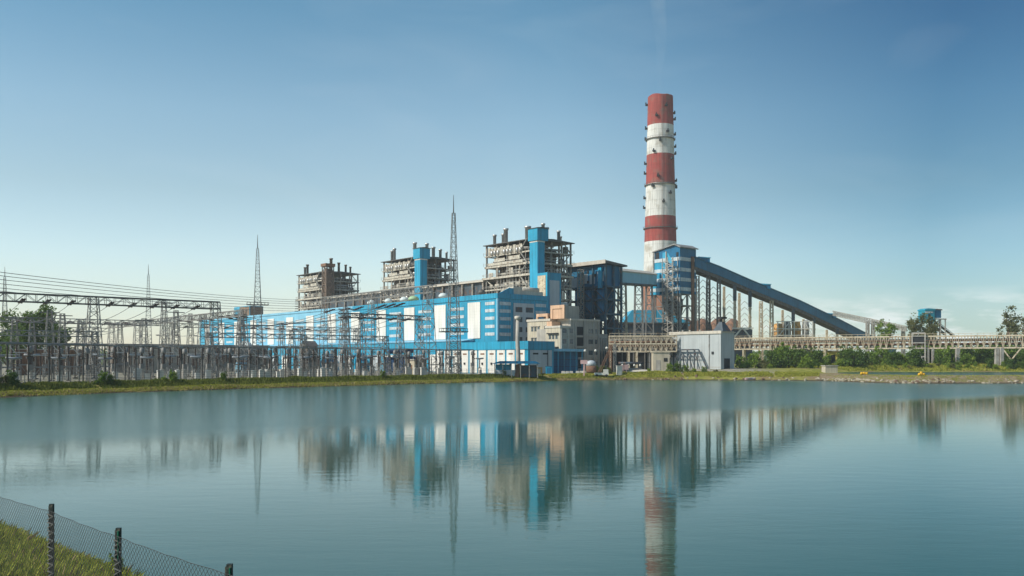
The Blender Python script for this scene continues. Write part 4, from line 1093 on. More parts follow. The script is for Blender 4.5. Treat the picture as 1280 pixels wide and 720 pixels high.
v = MB(); v.add([(-1.8,-1.8,0),(3.4,-1.8,0),(3.4,3,0),(-1.8,3,0),(0,0,3.6),(1.6,0,3.6),(1.6,1.4,3.6),(0,1.4,3.6)], [(4,5,6,7),(0,1,5,4),(1,2,6,5),(2,3,7,6),(3,0,4,7)]); part('body', v, M['bluegrey'], t)
v = MB(); v.bar((.8, .7, 3.5), (.8, .7, 5), .5); v.box((-.8, -.6, 4.8), (2.4, 2, 5.5)); part('cap', v, M['dark'], t)
# steel frame leaning on the shed's front
q_ = Vector((cs[0], cs[1], 0)) + G(-1.4, 4)
t = thing('leaning_truss', 'blue grey steel frame with slanting end leaning against the grey shed front', 'frame', (q_.x, q_.y, 0), GA)
ya, yb = 3.4, SL - 3.4; v = MB()
v.bar((0, ya + 2, 11), (0, yb, 11), .5); v.bar((0, ya + 2, 11), (0, ya - 2.4, 3.2), .45)
for k in range(5): y = ya + 4 + k * (yb - ya - 4) / 4; v.bar((0, y, 3.2), (0, y, 11), .4)
part('frame', v, M['bluegrey'], t)
v = MB()
for k in range(4): y = ya + 4 + k * (yb - ya - 4) / 4; v.bar((0, y, 11), (0, y - 2.6, 3.2), .3); v.bar((0, y, 8), (0, y + 3.4, 10), .22)
v.bar((0, ya, 8.2), (0, yb, 8.2), .25); part('bracing', v, M['bluegrey'], t)
# beige pump block under the near gallery
q_ = P(826, 450, 343)
v = MB(); v.box((-3.2, -2, 2), (3.0, 3, 10.0)); v.box((-3.5, -2.3, 9.9), (3.3, 3.2, 10.3))
t = thing('pump_house', 'small beige block building under the gallery beside the grey shed', 'building', (q_.x, q_.y, 0)); part('wall', v, M['beige'], t)
v = MB(); v.box((-2.2, -2.12, 3.0), (-.6, -1.98, 7)); part('door', v, M['concrete'], t)
v = MB(); v.box((.8, -2.1, 6.4), (2.2, -1.98, 7.8)); part('window', v, M['dark'], t)
q_ = P(793, 450, 362)
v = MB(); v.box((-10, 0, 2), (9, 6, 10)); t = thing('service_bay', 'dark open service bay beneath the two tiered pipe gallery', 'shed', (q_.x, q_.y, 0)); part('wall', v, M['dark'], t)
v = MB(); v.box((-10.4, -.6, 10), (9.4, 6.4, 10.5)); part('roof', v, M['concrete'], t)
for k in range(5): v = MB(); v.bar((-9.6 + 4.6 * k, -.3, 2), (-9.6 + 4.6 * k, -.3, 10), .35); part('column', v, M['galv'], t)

# --- precipitator and sheds behind
q_ = P(762, 450, 500)
t = thing('precipitator', 'dark steel dust precipitator low behind the bunker tower and pipe gallery', 'industrial building', (q_.x, q_.y, 0), R(8))
v = MB(); v.box((0, 0, 18), (46, 14, 27.5)); part('casing', v, M['bluegrey'], t)
v = MB(); v.box((-1, -1, 27.5), (47, 15, 28.3)); part('roof', v, M['galvdark'], t)
for k in range(8):
    v = MB(); x = 3 + 5.8 * k
    v.add([(x-2.7,.3,18),(x+2.7,.3,18),(x+2.7,6,18),(x-2.7,6,18),(x-.5,2.6,11),(x+.5,2.6,11),(x+.5,3.6,11),(x-.5,3.6,11)], [(0,3,2,1),(4,5,6,7),(0,1,5,4),(1,2,6,5),(2,3,7,6),(3,0,4,7)][1:]); part('hopper', v, M['furnace'], t)
    v = MB(); v.bar((x - 2.8, 0, 2), (x - 2.8, 0, 18), .6); part('column', v, M['galv'], t)
v = MB(); v.box((0, 5, 2), (46, 12, 14)); part('machinery', v, M['furnace'], t)
q_ = P(778, 450, 560)
t = thing('blue_roofed_shed', 'shed with light blue pitched roof seen far below the conveyor gallery', 'shed', (q_.x, q_.y, 0))
v = MB(); v.box((0, 0, 1.8), (40, 20, 29)); part('wall', v, M['ochre'], t)
v = MB(); v.prism([(-1, 28.5), (-1, 29.2), (6, 38.5), (24, 38.5), (42, 31), (42, 28.5)][::-1], -1.5, 21); part('roof', v, M['midblue'], t)
q_ = P(858, 450, 600)
t = thing('brown_silo', 'rusty brown silo block low behind the conveyor trestles', 'silo', (q_.x, q_.y, 0))
for k in range(4):
    v = MB(); v.lathe([(5, 0), (5, 30), (1.5, 33)], (k * 10.5, 0, 2), 16); part('drum', v, M['rust'], t)

# --- ochre storage plant between the trestles
q_ = P(969, 424, 560)
t = thing('ochre_plant', 'ochre round tanks in a white frame beneath the inclined conveyor', 'storage tanks', (q_.x, q_.y, 0))
sc_ = 560 / F
for px0, px1, y0, y1, m_ in ((969, 981, 404, 421, 'ochre'), (982, 991, 401, 420, 'furnace'), (992.5, 1003.5, 401, 421, 'ochre'), (1005.5, 1014, 400, 420, 'galv')):
    cx = ((px0 + px1) / 2 - 969) * sc_; r = (px1 - px0) / 2 * sc_; zt = CZ + (HY - y0) * sc_; zb = CZ + (HY - y1) * sc_
    v = MB(); h = zt - zb
    v.lathe([(r * .8, 0), (r, h * .14), (r, h * .36), (r * .9, h * .4), (r, h * .46), (r, h * .7), (r * .88, h * .74), (r * .8, h * .97), (r * .5, h)], (cx, 4, zb), 16)
    tk = part('tank', v, M[m_], t)
    part('walkway', MB().lathe([(r * 1.12, 0), (r * 1.12, .9)], (cx, 4, zb + h * .38), 16), M['cream'], tk); part('walkway', MB().lathe([(r * 1.1, 0), (r * 1.1, .7)], (cx, 4, zb + h * .02), 16), M['cream'], tk)
v = MB()
for px in (971, 980.5, 985, 991.5, 1004.5, 1014.5):
    x = (px - 969) * sc_; v.bar((x, -2, 1.8), (x, -2, CZ + 48 * sc_), .55)
for y in (402, 411, 419): z = CZ + (HY - y) * sc_; v.bar((0, -2, z), (46 * sc_, -2, z), .5)
v.bar((2, -2, CZ + 31 * sc_), (8, -2, CZ + 46 * sc_), .4); v.bar((36*sc_, -2, CZ + 46 * sc_), (45*sc_, -2, CZ + 31 * sc_), .4)
part('frame', v, M['cabinet'], t)
v = MB(); v.box((0, -1, 1.8), (46 * sc_, 8, CZ + 29.5 * sc_)); part('base', v, M['rust'], t)
q_ = P(917, 421, 520)
t = thing('white_truss_hut', 'dark hut with white A shaped truss above the gallery right of grey shed', 'shed', (q_.x, q_.y, 0))
v = MB(); v.box((0, 0, 1.8), (11, 5, 25)); part('wall', v, M['bluegrey'], t)
v = MB(); v.bar((-1, -.5, 19), (4.5, -.5, 25.5), .8); v.bar((10.5, -.5, 19), (5.5, -.5, 25.5), .8); v.bar((-1, -.5, 25.6), (11.5, -.5, 25.6), .8); part('truss', v, M['cabinet'], t)

# --- white boom conveyor and its legs, teal cabin tower
t = thing('boom_conveyor', 'thin white lattice boom conveyor sloping right above the pipe gallery', 'conveyor', (0, 0, 0))
a, b, c_ = P(1041, 391.5, 600), P(1090, 402, 590), P(1133, 411, 580)
v = MB(); v.lattice(a, b, 2.8, 3.2, 16, .5, .3); part('boom', v, M['galvlight'], t)
v = MB(); v.lattice(b, c_, 3.2, 3.2, 14, .5, .3); part('boom', v, M['galvlight'], t)
for px in (1084.5, 1091.5, 1129):
    q = P(px, 402 if px < 1100 else 411, 588); v = MB(); v.lattice((q.x, q.y, 2), (q.x, q.y, q.z), 1.8, 1.5, 8, .5, .3, style='z'); part('leg', v, M['galvlight'] if px < 1100 else M['galv'], t)
q_ = P(1163, 450, 480); s_ = 480 / F
t = thing('cabin_tower', 'bright teal control cabin on steel legs with a ramp beside olive trees', 'tower', (q_.x, q_.y, 0), R(10))
Z = lambda y: CZ + (HY - y) * s_
v = MB(); v.box((-5.2, -3, Z(402)), (.4, 3, Z(388))); v.box((-2.6, -3.02, Z(404)), (.4, 2, Z(402))); part('cabin', v, M['teal'], t)
v = MB(); v.prism([(-5.6, Z(388.5)), (.8, Z(388.5)), (.6, Z(386.4)), (-3.5, Z(385.8)), (-5.4, Z(387))], -3.3, 3.3); part('roof', v, M['teal'], t)
v = MB(); v.box((-5.3, -3.15, Z(391.6)), (-.6, -2.98, Z(389.8))); part('pale_band', v, M['band'], t)
part('window', MB().box((-3.4, -3.15, Z(398)), (-2.2, -2.98, Z(393))), M['dark'], t); part('window', MB().box((-5.3, -2, Z(398)), (-5.15, -.6, Z(393))), M['dark'], t)
v = MB(); v.box((1.0, -2.6, Z(397.5)), (4.6, 3, Z(387.6))); part('machine_room', v, M['deepblue'], t)
v = MB(); v.prism([(.7, Z(387.6)), (5.2, Z(388)), (4.8, Z(386.8)), (1.2, Z(386.4))], -3, 3.2); part('roof', v, M['galvdark'], t)
v = MB()
for x in (1.2, 4.4, 7.2): v.bar((x, -2.4, 2), (x, -2.4, Z(399)), .45); v.bar((x, 2.4, 2), (x, 2.4, Z(399)), .45)
v.bar((1.0, -2.4, Z(399)), (7.8, -2.4, Z(399)), .6); v.bar((1.2, -2.4, Z(404)), (4.4, -2.4, Z(399)), .4); v.bar((1.2, -2.4, Z(410)), (4.4, -2.4, Z(404)), .4); v.bar((1.2, -2.4, Z(412)), (4.4, -2.4, Z(416)), .4)
part('frame', v, M['galvlight'], t)
v = MB(); v.bar((3, -1, Z(404)), (13.5, -1, Z(421)), 1.8, .5); v.bar((3, -2, Z(402.2)), (13.5, -2, Z(419.4)), .2); v.bar((2, -1, Z(409)), (8, -1, Z(418)), 2, .8); part('ramp', v, M['galvdark'], t)

# ---------------------------------------------------------------- switchyard
YZ = 1.7
def mast(px, D, ptop, label, plat=None, w=4.6):
    q = P(px, ptop, D); H = q.z; g = gz(q.x, q.y)
    t = thing('lightning_mast', label, 'mast', (q.x, q.y, g - .2), R(20), 'lightning masts')
    h = H - g
    for i, (a, b) in enumerate(((0, .33), (.33, .66), (.66, .9))):
        v = MB(); wa, wb = w + (.9 - w) * a / .9, w + (.9 - w) * b / .9
        v.lattice((0, 0, h * a), (0, 0, h * b), wa, wb, 9, .24 - .04 * i, .11 - .01 * i, style='x' if i == 0 else 'z'); part('lattice_section', v, M['galv'], t)
    v = MB(); v.tube([(0, 0, h * .9), (0, 0, h)], [.22, .08], 5); part('spike', v, M['galvdark'], t)
    if plat:
        z = P(px, plat, D).z - g; ww = 4.4; v = MB()
        for s_ in (-1, 1):
            v.bar((-ww, s_ * 1.6, z), (ww, s_ * 1.6, z), .3); v.bar((s_ * 1.6, -ww, z), (s_ * 1.6, ww, z), .3)
            v.bar((-ww, s_ * 1.6, z + 1.1), (ww, s_ * 1.6, z + 1.1), .12); v.bar((s_ * ww, -1.6, z), (s_ * ww, 1.6, z + .02), .3)
        for k in range(7):
            x = -ww + k * ww / 3; v.bar((x, -1.6, z), (x, -1.6, z + 1.1), .12); v.bar((x, 1.6, z), (x, 1.6, z + 1.1), .12)
        part('platform', v, M['galvdark'], t)
    return t
mast(567, 290, 243, 'tallest lattice mast, rising in front of the blue hall beside the middle boiler', 414, 4.4)
mast(322, 381, 293, 'tall lattice mast with small platform standing left of the farthest boiler', 380.5, 5.0)
mast(185.5, 498, 330, 'distant slender mast rising behind the middle of the left switchyard', None, 4.4)
mast(6, 511, 333, 'distant slender mast at the far left edge of the switchyard', None, 4.4)

def gantry(name_label, ends, z, h, w, towers, tw, dark, peaks=()):
    """a lattice beam carried by lattice towers; ends and towers are (u, v) on the plant grid"""
    a, b = G(*ends[0], z), G(*ends[1], z)
    t = thing('gantry', name_label, 'gantry', (0, 0, 0), 0, 'switchyard gantries')
    v = MB(); n = max(6, int((b - a).length / 2.4))
    hd = (b - a).normalized(); sd = Vector((-hd.y, hd.x, 0))
    chord = .34 if dark else .22
    for s_ in (-.5, .5):
        for zz in (0, h): v.bar(a + sd * s_ * w + U * zz, b + sd * s_ * w + U * zz, chord)
        for k in range(n):
            p0, p1 = a.lerp(b, k / n) + sd * s_ * w, a.lerp(b, (k + 1) / n) + sd * s_ * w
            if k % 2: v.bar(p0, p1 + U * h, .11)
            else: v.bar(p0 + U * h, p1, .11)
            v.bar(p0, p0 + U * h, .1)
    for k in range(n):
        p0, p1 = a.lerp(b, k / n), a.lerp(b, (k + 1) / n)
        v.bar(p0 - sd * w / 2, p1 + sd * w / 2, .1); v.bar(p0 - sd * w / 2 + U * h, p1 + sd * w / 2 + U * h, .1)
    part('beam', v, M['galvdark'] if dark else M['galv'], t)
    for (u, v_) in towers:
        p = G(u, v_); g = gz(p.x, p.y); v = MB()
        v.lattice((p.x, p.y, g - .3), (p.x, p.y, z + h), tw, tw * .42, 11, .21, .105, side=((NX, NY, 0), (-NY, NX, 0)), style='z')
        tt = part('tower', v, M['galv'], t)
        if (u, v_) in peaks:
            v = MB(); v.lattice((p.x, p.y, z + h), (p.x, p.y, z + h + 5), tw * .42, .2, 3, .18, .1, style='z'); part('peak', v, M['galv'], tt)
    return t
gantry('front gantry with dark thick beam across the left edge of the switchyard', ((18, 259), (104, 259)), 22.2, 2.1, 1.6, [(35, 259), (69, 259), (103, 259)], 4.6, True)
gantry('long pale gantry receding behind the dark front beam', ((116, 268), (116, 412)), 21.0, 1.8, 1.5, [(116, v_) for v_ in (270, 303, 338, 373, 408)], 4.0, False)
gantry('large cream gantry receding towards the farthest boiler over the hall front', ((171.8, 244), (171.8, 322)), 29.8, 2.3, 2.0, [(171.8, 247.5), (171.8, 283), (171.8, 319)], 4.8, False)
gantry('gantry with twin thin beams in front of the middle of the blue hall', ((146, 262), (180, 262)), 21.2, 1.4, 1.2, [(148, 262), (178, 262)], 3.6, True)
gantry('lower gantry before the pale part of the hall, left of the large cream one', ((118, 340), (200, 340)), 19.5, 1.4, 1.2, [(120, 340), (146, 340), (172, 340), (198, 340)], 3.6, False, [(146, 340)])
gantry('lower rear gantry beyond the front beam at far left', ((0, 330), (112, 330)), 19.5, 1.6, 1.3, [(0, 330), (28, 330), (56, 330), (84, 330)], 4.0, False, [(56, 330)])
gantry('farthest gantry row low against the sky on the left', ((-10, 400), (112, 400)), 19.0, 1.5, 1.3, [(-8, 400), (22, 400), (52, 400), (82, 400)], 3.8, False, [(82, 400)])
gantry('front low gantry just behind the bank at the left edge', ((8, 228), (62, 228)), 12.6, 1.2, 1.0, [(10, 228), (36, 228), (61, 228)], 2.6, False)
gantry('front low gantry near the middle of the switchyard bank', ((92, 238), (150, 238)), 13.2, 1.2, 1.0, [(93, 238), (121, 238), (149, 238)], 2.8, False)

# free standing lattice towers of the yard
tow_proto = None
ordn = ('sixth', 'seventh', 'eighth', 'ninth')
TW_ = sorted(((62, 262, 388, 3.2), (78, 250, 392, 3.0), (100, 300, 402, 3.4), (150, 330, 404, 3.2), (205, 300, 376, 3.2), (238, 330, 392, 3.0), (300, 310, 398, 3.0), (352, 300, 404, 2.6), (365, 282, 412, 2.8), (432, 300, 384, 3.2), (452, 315, 392, 3.0), (500, 300, 392, 3.0), (18, 300, 396, 3.4), (40, 330, 400, 3.4), (180, 270, 398, 3.0), (220, 290, 388, 3.2)))
ORD = ('leftmost', 'second from left', 'third from left', 'fourth from left', 'fifth from left', 'sixth from left', 'seventh from left', 'eighth from left', 'eighth from right', 'seventh from right', 'sixth from right', 'fifth from right', 'fourth from right', 'third from right', 'second from right', 'rightmost')
for i, (px, D, yt, w_) in enumerate(TW_):
    q = P(px, yt, D); g = gz(q.x, q.y)
    if tow_proto is None:
        v = MB(); v.lattice((0, 0, 0), (0, 0, 20), 3.2, 1.1, 11, .2, .1, style='z'); v.bar((-2.8, 0, 19.4), (2.8, 0, 19.4), .25); v.bar((0, -2.6, 17.4), (0, 2.6, 17.4), .2)
        tow_me = v.mesh('lattice_tower', M['galv']); tow_proto = 1
    o = bpy.data.objects.new('lattice_tower', tow_me); COL.objects.link(o)
    o.location = (q.x, q.y, g - .2); o.scale = (w_ / 3.2, w_ / 3.2, (q.z - g + .2) / 20); o.rotation_euler = (0, 0, GA)
    tag(o, f'grey lattice tower with cross arm in the switchyard, {ORD[i]} of sixteen', 'tower', 'switchyard lattice towers')

# conductors slung between gantries, each with its two insulator strings
def ins_profile(r, h, n): 
    pr = [(r * .5, 0)]
    for k in range(n): z = h * (k + .2) / n; pr += [(r, z), (r * .45, z + h / n * .5)]
    return pr + [(r * .5, h)]
def span(a, b, sag, label, group, ins=2.6, wr=.075, insr=.24, name='overhead_line'):
    t = thing(name, label, 'power line', (0, 0, 0), 0, group)
    pts = [a.lerp(b, k / 14) - U * sag * 4 * (k / 14) * (1 - k / 14) for k in range(15)]
    v = MB(); v.tube(pts, wr, 4); part('wire', v, M['wire'], t)
    for e0, e1 in ((pts[0], pts[1]), (pts[-1], pts[-2])):
        d_ = (e1 - e0).normalized(); v = MB()
        for off in (-.35, .35):
            s_ = Vector((off, 0, 0))
            pp = []; rr = []
            for k in range(9): pp.append(e0 + s_ + d_ * ins * k / 8); rr.append(insr * (1 if k % 2 else .55))
            v.tube(pp, rr, 6)
        part('insulator', v, M['brownins'], t)
lbl = 'sagging conductor with brown insulator strings slung between switchyard gantries'
for u in (40, 46, 52, 58, 64, 74, 80, 86, 92, 98):
    span(G(u, 259, 23.0), G(u, 330, 20.2), 2.6, 'conductor with dark insulators hanging back from the dark front gantry, ' + ('left half' if u < 70 else 'right half'), 'switchyard conductors', 5.2, insr=.3)
for u in (20, 26, 32, 44, 56, 68, 80, 92, 100):
    span(G(u, 330, 20), G(u, 400, 19.6), 3, 'conductor between the two rear gantries at far left, ' + ('left half' if u < 60 else 'right half'), 'switchyard conductors', 3.6)
for v_ in (262, 268, 274, 290, 300, 312):
    span(G(116, v_ + 14, 21.6), G(171.8, v_, 27.0), 4.5, 'conductor sagging from the pale receding gantry to the large cream one', 'switchyard conductors', 4.0, insr=.28)
for u in (150, 156, 162, 168, 174): span(G(u, 262, 21.6), G(u, 340, 20.0), 3, 'conductor strung back from the twin beam gantry before the hall', 'switchyard conductors', 4.0, insr=.28)
for u in (124, 132, 140, 184, 192): span(G(u, 340, 20), G(u + 2, 380, 17.5), 1.6, 'short conductor dropping towards the pale part of the hall', 'switchyard conductors', 3)
lbl = 'long thin conductor running in from upper left, one of six'
for k, (y0, y1) in enumerate(((339.5, 375), (344, 377.5), (349, 380), (354.5, 383), (360, 386), (364, 389))):
    span(P(-30, y0 - 3, 240 + 5 * k), P(372, y1, 470), 1.2, lbl + ', ' + ('topmost', 'second from top', 'third from top', 'third from bottom', 'second from bottom', 'lowest')[k], 'incoming overhead lines', 2.4, .085)

# busbar posts, current transformers, breakers, arresters
def make_bus_post():
    t = thing('bus_post', 'x', 'bus post', group='front row bus posts')
    v = MB(); v.bar((0, 0, 0), (0, 0, 5.6), .25); v.box((-.35, -.35, 5.5), (.35, .35, 5.75)); v.box((-.5, -.5, 0), (.5, .5, .35)); part('column', v, M['galvdark'], t)
    v = MB(); v.lathe(ins_profile(.26, 2.5, 6), (0, 0, 5.75), 8); part('insulator', v, M['brownins'], t)
    v = MB(); v.box((-.35, -.15, 8.25), (.35, .15, 8.5)); part('clamp', v, M['galv'], t)
    return t
def make_ct():
    t = thing('current_transformer', 'x', 'transformer', group='current transformers')
    v = MB(); v.lattice((0, 0, 0), (0, 0, 2.8), .7, .7, 4, .12, .07, style='z'); part('pedestal', v, M['galvlight'], t)
    v = MB(); v.box((-.45, -.45, 2.8), (.45, .45, 3.9)); part('tank', v, M['tank'], t)
    part('head', MB().lathe([(.5, 0), (.55, .3), (.5, 1.1), (.2, 1.3)], (0, 0, 6.3), 10), M['tank'], t)
    v = MB(); v.lathe(ins_profile(.3, 2.4, 6), (0, 0, 3.9), 8); part('insulator', v, M['brownins'], t)
    return t
def make_breaker():
    t = thing('circuit_breaker', 'x', 'circuit breaker', group='circuit breakers')
    v = MB(); v.bar((-.6, 0, 0), (-.6, 0, 2.6), .16); v.bar((.6, 0, 0), (.6, 0, 2.6), .16); v.bar((-.7, 0, 2.6), (.7, 0, 2.6), .3); v.bar((-.6, 0, .4), (.6, 0, 2.4), .1); part('frame', v, M['galvlight'], t)
    v = MB(); v.lathe(ins_profile(.24, 3.0, 7), (0, 0, 2.7), 8); part('insulator', v, M['brownins'], t)
    v = MB(); v.tube([(-1.6, 0, 5.9), (0, 0, 5.75), (1.6, 0, 5.9)], [.26, .3, .26], 7); part('interrupter', v, M['greyins'], t)
    v = MB(); v.box((-.55, -.5, .5), (.55, -.1, 1.9)); part('control_box', v, M['cabinet'], t)
    return t
def make_isolator():
    t = thing('isolator', 'x', 'isolator', group='isolators')
    v = MB()
    for x in (-1.7, 0, 1.7): v.bar((x, 0, 0), (x, 0, 3.2), .2)
    v.bar((-2.0, 0, 3.2), (2.0, 0, 3.2), .3); v.bar((-1.7, 0, .5), (0, 0, 3), .1); v.bar((1.7, 0, .5), (0, 0, 3), .1); part('frame', v, M['galv'], t)
    for x in (-1.7, 0, 1.7):
        v = MB(); v.lathe(ins_profile(.2, 2.2, 5), (x, 0, 3.35), 7); part('insulator', v, M['brownins'], t)
    v = MB(); v.bar((-2.1, 0, 5.7), (2.1, 0, 5.7), .14); v.bar((1.7, 0, 5.7), (.2, 0, 7.4), .12); part('arm', v, M['silver'], t)
    return t
def make_kiosk():
    t = thing('marshalling_kiosk', 'x', 'cabinet', group='marshalling kiosks')
    v = MB(); v.box((-.5, -.35, .35), (.5, .35, 2.1)); v.prism([(-.6, 2.1), (.6, 2.1), (.6, 2.2), (0, 2.32), (-.6, 2.2)], -.45, .45); part('body', v, M['cabinet'], t)
    v = MB(); v.box((-.45, -.3, 0), (.45, .3, .35)); part('plinth', v, M['concrete'], t)
    return t
protos = {}
def place(kind, maker, u, v_, label, group, s=1.0, rz=GA, sz=None, xyz=None):
    if kind not in protos: protos[kind] = maker(); o = protos[kind]; o['label'] = label; o['group'] = group
    else: o = dup(protos[kind], label=label, group=group)
    sec = 'at the left' if u < 62 else ('below the right half of the front gantry' if u < 118 else 'in front of the blue hall')
    o['label'] = f'{label}, {sec}'
    p = G(u, v_) if xyz is None else Vector(xyz); o.location = (p.x, p.y, gz(p.x, p.y) - .05); o.rotation_euler = (0, 0, rz); o.scale = (s, s, sz or s)
    return o
# shoreline of the left bank on the plant grid
sh = [(33.8-40, 175), (33.8, 187), (61, 203), (92.5, 207), (134, 216), (162, 219), (185, 219)]
def vsh(u): return float(np.interp(u, [s_[0] for s_ in sh], [s_[1] for s_ in sh]))
rr = random.Random(21)
u = 4.0; row1 = []
while u < 182:
    place('bus_post', make_bus_post, u, vsh(u) + 15 + rr.uniform(-.4, .4), 'brown topped dark bus post, front row', 'front row bus posts', rr.uniform(.8, 1.25), sz=1.0)
    row1.append(G(u, vsh(u) + 15, 0)); u += rr.choice((2.4, 3.6, 4.4, 5.6))
# busbar tubes riding on the posts
for i in range(0, len(row1) - 1, 8):
    seg = row1[i:i+9]; v = MB(); v.tube([Vector((p.x, p.y, gz(p.x, p.y) + 8.55)) for p in seg], .17, 6)
    single('busbar', v, M['galv'], 'grey tubular busbar lying along the tops of the front row posts', 'busbar', group='front busbars')
for row, (dv, kind, maker, label, group, step, s_) in enumerate((
        (20, 'breaker', make_breaker, 'circuit breaker behind the front posts', 'circuit breakers', 11.0, 1.0),
        (25.5, 'ct', make_ct, 'grey headed current transformer, third row', 'current transformers', 6.2, 1.1),
        (32, 'isolator', make_isolator, 'three column isolator, middle row', 'isolators', 7.4, 1.15),
        (40, 'bus_post', make_bus_post, 'brown topped bus post, rear row', 'rear bus posts', 4.6, 1.05),
        (48, 'breaker', make_breaker, 'circuit breaker, rear row', 'rear circuit breakers', 8.6, 1.1),
        (57, 'isolator', make_isolator, 'three column isolator, rear row', 'rear isolators', 8.4, 1.25),
        (66, 'bus_post', make_bus_post, 'brown topped bus post, farthest row', 'farther rear bus posts', 5.6, 1.15),
        (78, 'ct', make_ct, 'grey headed current transformer, rearmost row', 'rear current transformers', 8.4, 1.2))):
    u = -6 + row * 1.3
    while u < 190:
        if not (u > 168 and dv > 60):
            place(kind, maker, u, vsh(u) + dv + rr.uniform(-.5, .5), label, group, s_ * rr.uniform(.96, 1.04))
        u += step * rr.uniform(.85, 1.2)
for k in range(42):
    u = rr.uniform(10, 178); place('kiosk', make_kiosk, u, vsh(u) + rr.choice((17.5, 18.2, 23, 29.5, 36)) , 'white marshalling kiosk at ground level', 'marshalling kiosks', rr.uniform(.9, 1.35))
# rear busbars
for dv in (40, 66):
    for i in range(6):
        us = np.linspace(i * 30, (i + 1) * 30, 6); v = MB()
        v.tube([Vector((*(G(x, vsh(x) + dv)).xy, gz(*(G(x, vsh(x) + dv)).xy) + (8.9 if dv == 40 else 9.8))) for x in us], .15, 5)
        single('busbar', v, M['galv'], 'grey tubular busbar in the rear rows of the switchyard', 'busbar', group='rear busbars')
# firewalls, transformers, control building behind the yard
def firewall(px, D, w_, h_, label, m_='concrete'):
    q = P(px, 450, D); t = thing('fire_wall', label, 'wall', (q.x, q.y, 1.5), GA, 'fire walls')
    v = MB(); v.box((0, 0, 0), (w_, .8, h_)); part('wall', v, M[m_], t); v = MB(); v.box((-.1, -.15, h_), (w_ + .1, .95, h_ + .3)); part('coping', v, M['roofcream'], t)
firewall(20, 300, 26, 9, 'long brown grey wall behind the left switchyard rows, farthest left', 'rust')
firewall(160, 340, 34, 9.5, 'long grey wall behind the switchyard under the pale gantry')
def transformer(px, D, label, m_, s_=1.0):
    q = P(px, 450, D); t = thing('transformer', label, 'transformer', (q.x, q.y, 1.8), GA, 'power transformers'); t.scale = (s_,) * 3
    v = MB(); v.box((0, 0, .4), (6, 3.6, 5)); v.box((.3, .3, 5), (5.7, 3.3, 5.5)); part('tank', v, m_, t)
    for k in range(8): v = MB(); v.box((.3 + .7 * k, -1.5, 1), (.55 + .7 * k, -.05, 4.6)); part('radiator', v, m_, t)
    v = MB(); v.tube([(.5, 1.8, 7.2), (5, 1.8, 7.2)], .7, 10); v.bar((1, 1.8, 5), (1, 1.8, 7), .2); v.bar((4.6, 1.8, 5), (4.6, 1.8, 7), .2); part('conservator', v, m_, t)
    for k in range(3): v = MB(); v.lathe(ins_profile(.2, 2.4, 5), (1.2 + 1.8 * k, 3.0, 5.5), 8); part('bushing', v, M['brownins'], t)
transformer(488, 330, 'dark blue power transformer with radiators behind the yard, left of two', M['bluetank'], 1.15)
transformer(503, 326, 'dark blue power transformer with radiators behind the yard, nearest the workshop', M['bluetank'], 1.2)
transformer(444, 345, 'blue transformer behind the switchyard below the pale wall panels', M['blue'], 1.0)
transformer(406, 350, 'light blue transformer at the foot of the faded hall wall', M['paleblue'], 1.0)
transformer(298, 300, 'small white and blue transformer among the switchyard rows at left', M['paleblue'], .8)
q = P(518, 450, 312); t = thing('cream_hut', 'small cream and orange hut left of the workshop', 'hut', (q.x, q.y, 1.7), GA)
v = MB(); v.box((0, 0, 0), (5, 6, 5.2)); part('wall', v, M['beige'], t)
v = MB(); v.box((-.3, -.3, 5.2), (5.3, 6.3, 5.6)); part('roof', v, M['concrete'], t)
v = MB(); v.box((-.08, 1.4, 0), (.02, 3.0, 3.6)); part('door', v, M['rust'], t)
q = P(384, 450, 345); t = thing('control_building', 'dark low control building with gabled roof among the middle switchyard rows', 'building', (q.x, q.y, 1.7), GA); t.scale = (.5, .5, .8)
v = MB(); v.box((0, 0, 0), (9, 11, 13.5)); part('wall', v, M['furnace'], t)
v = MB(); v.prism([(-.6, 13.5), (11.6, 13.5), (5.5, 16)], -.6, 9.6, axis='x'); part('roof', v, M['galvdark'], t)
v = MB(); v.box((-.08, 2, 8), (.02, 9, 10)); v.box((2, -.08, 8), (7, .02, 10)); part('window', v, M['glass'], t)
q = P(262, 450, 400); t = thing('field_building', 'long dark low building with flat roof behind the yard under the hall', 'building', (q.x, q.y, 1.7), GA)
v = MB(); v.box((-40, 0, 0), (28, 12, 11.5)); part('wall', v, M['furnace'], t)
v = MB(); v.box((-40.5, -.6, 11.5), (28.5, 12.6, 12.2)); part('roof', v, M['roofcream'], t)
for k in range(10): v = MB(); v.box((-38 + 6.6 * k, -.1, 6.5), (-34.5 + 6.6 * k, .02, 9)); part('window', v, M['glass'], t)
for k, (px, lab) in enumerate(((299, 'left'), (304.5, 'middle'), (310, 'right'))):
    v = MB(); v.lathe([(1.6, 0), (1.75, .8), (1.6, 2.0), (.9, 2.8), (.05, 3.1)], (0, 0, 0), 14); q = P(px, 431.5, 392); single('round_tank', v, M['whitevent'], f'small pale green domed tank above the yard before the hall, {lab} of three', 'tank', (q.x, q.y, q.z - 1.5), group='domed tanks')
# the domed tanks need a platform under them
q = P(304, 431.5, 392); v = MB(); v.box((-5, -3, -2.1), (5, 3, -1.5)); [v.bar((x, y, -12), (x, y, -2.1), .4) for x in (-4.6, 4.6) for y in (-2.6, 2.6)]
single('tank_stand', v, M['galv'], 'steel stand carrying the three small domed tanks', 'stand', q)
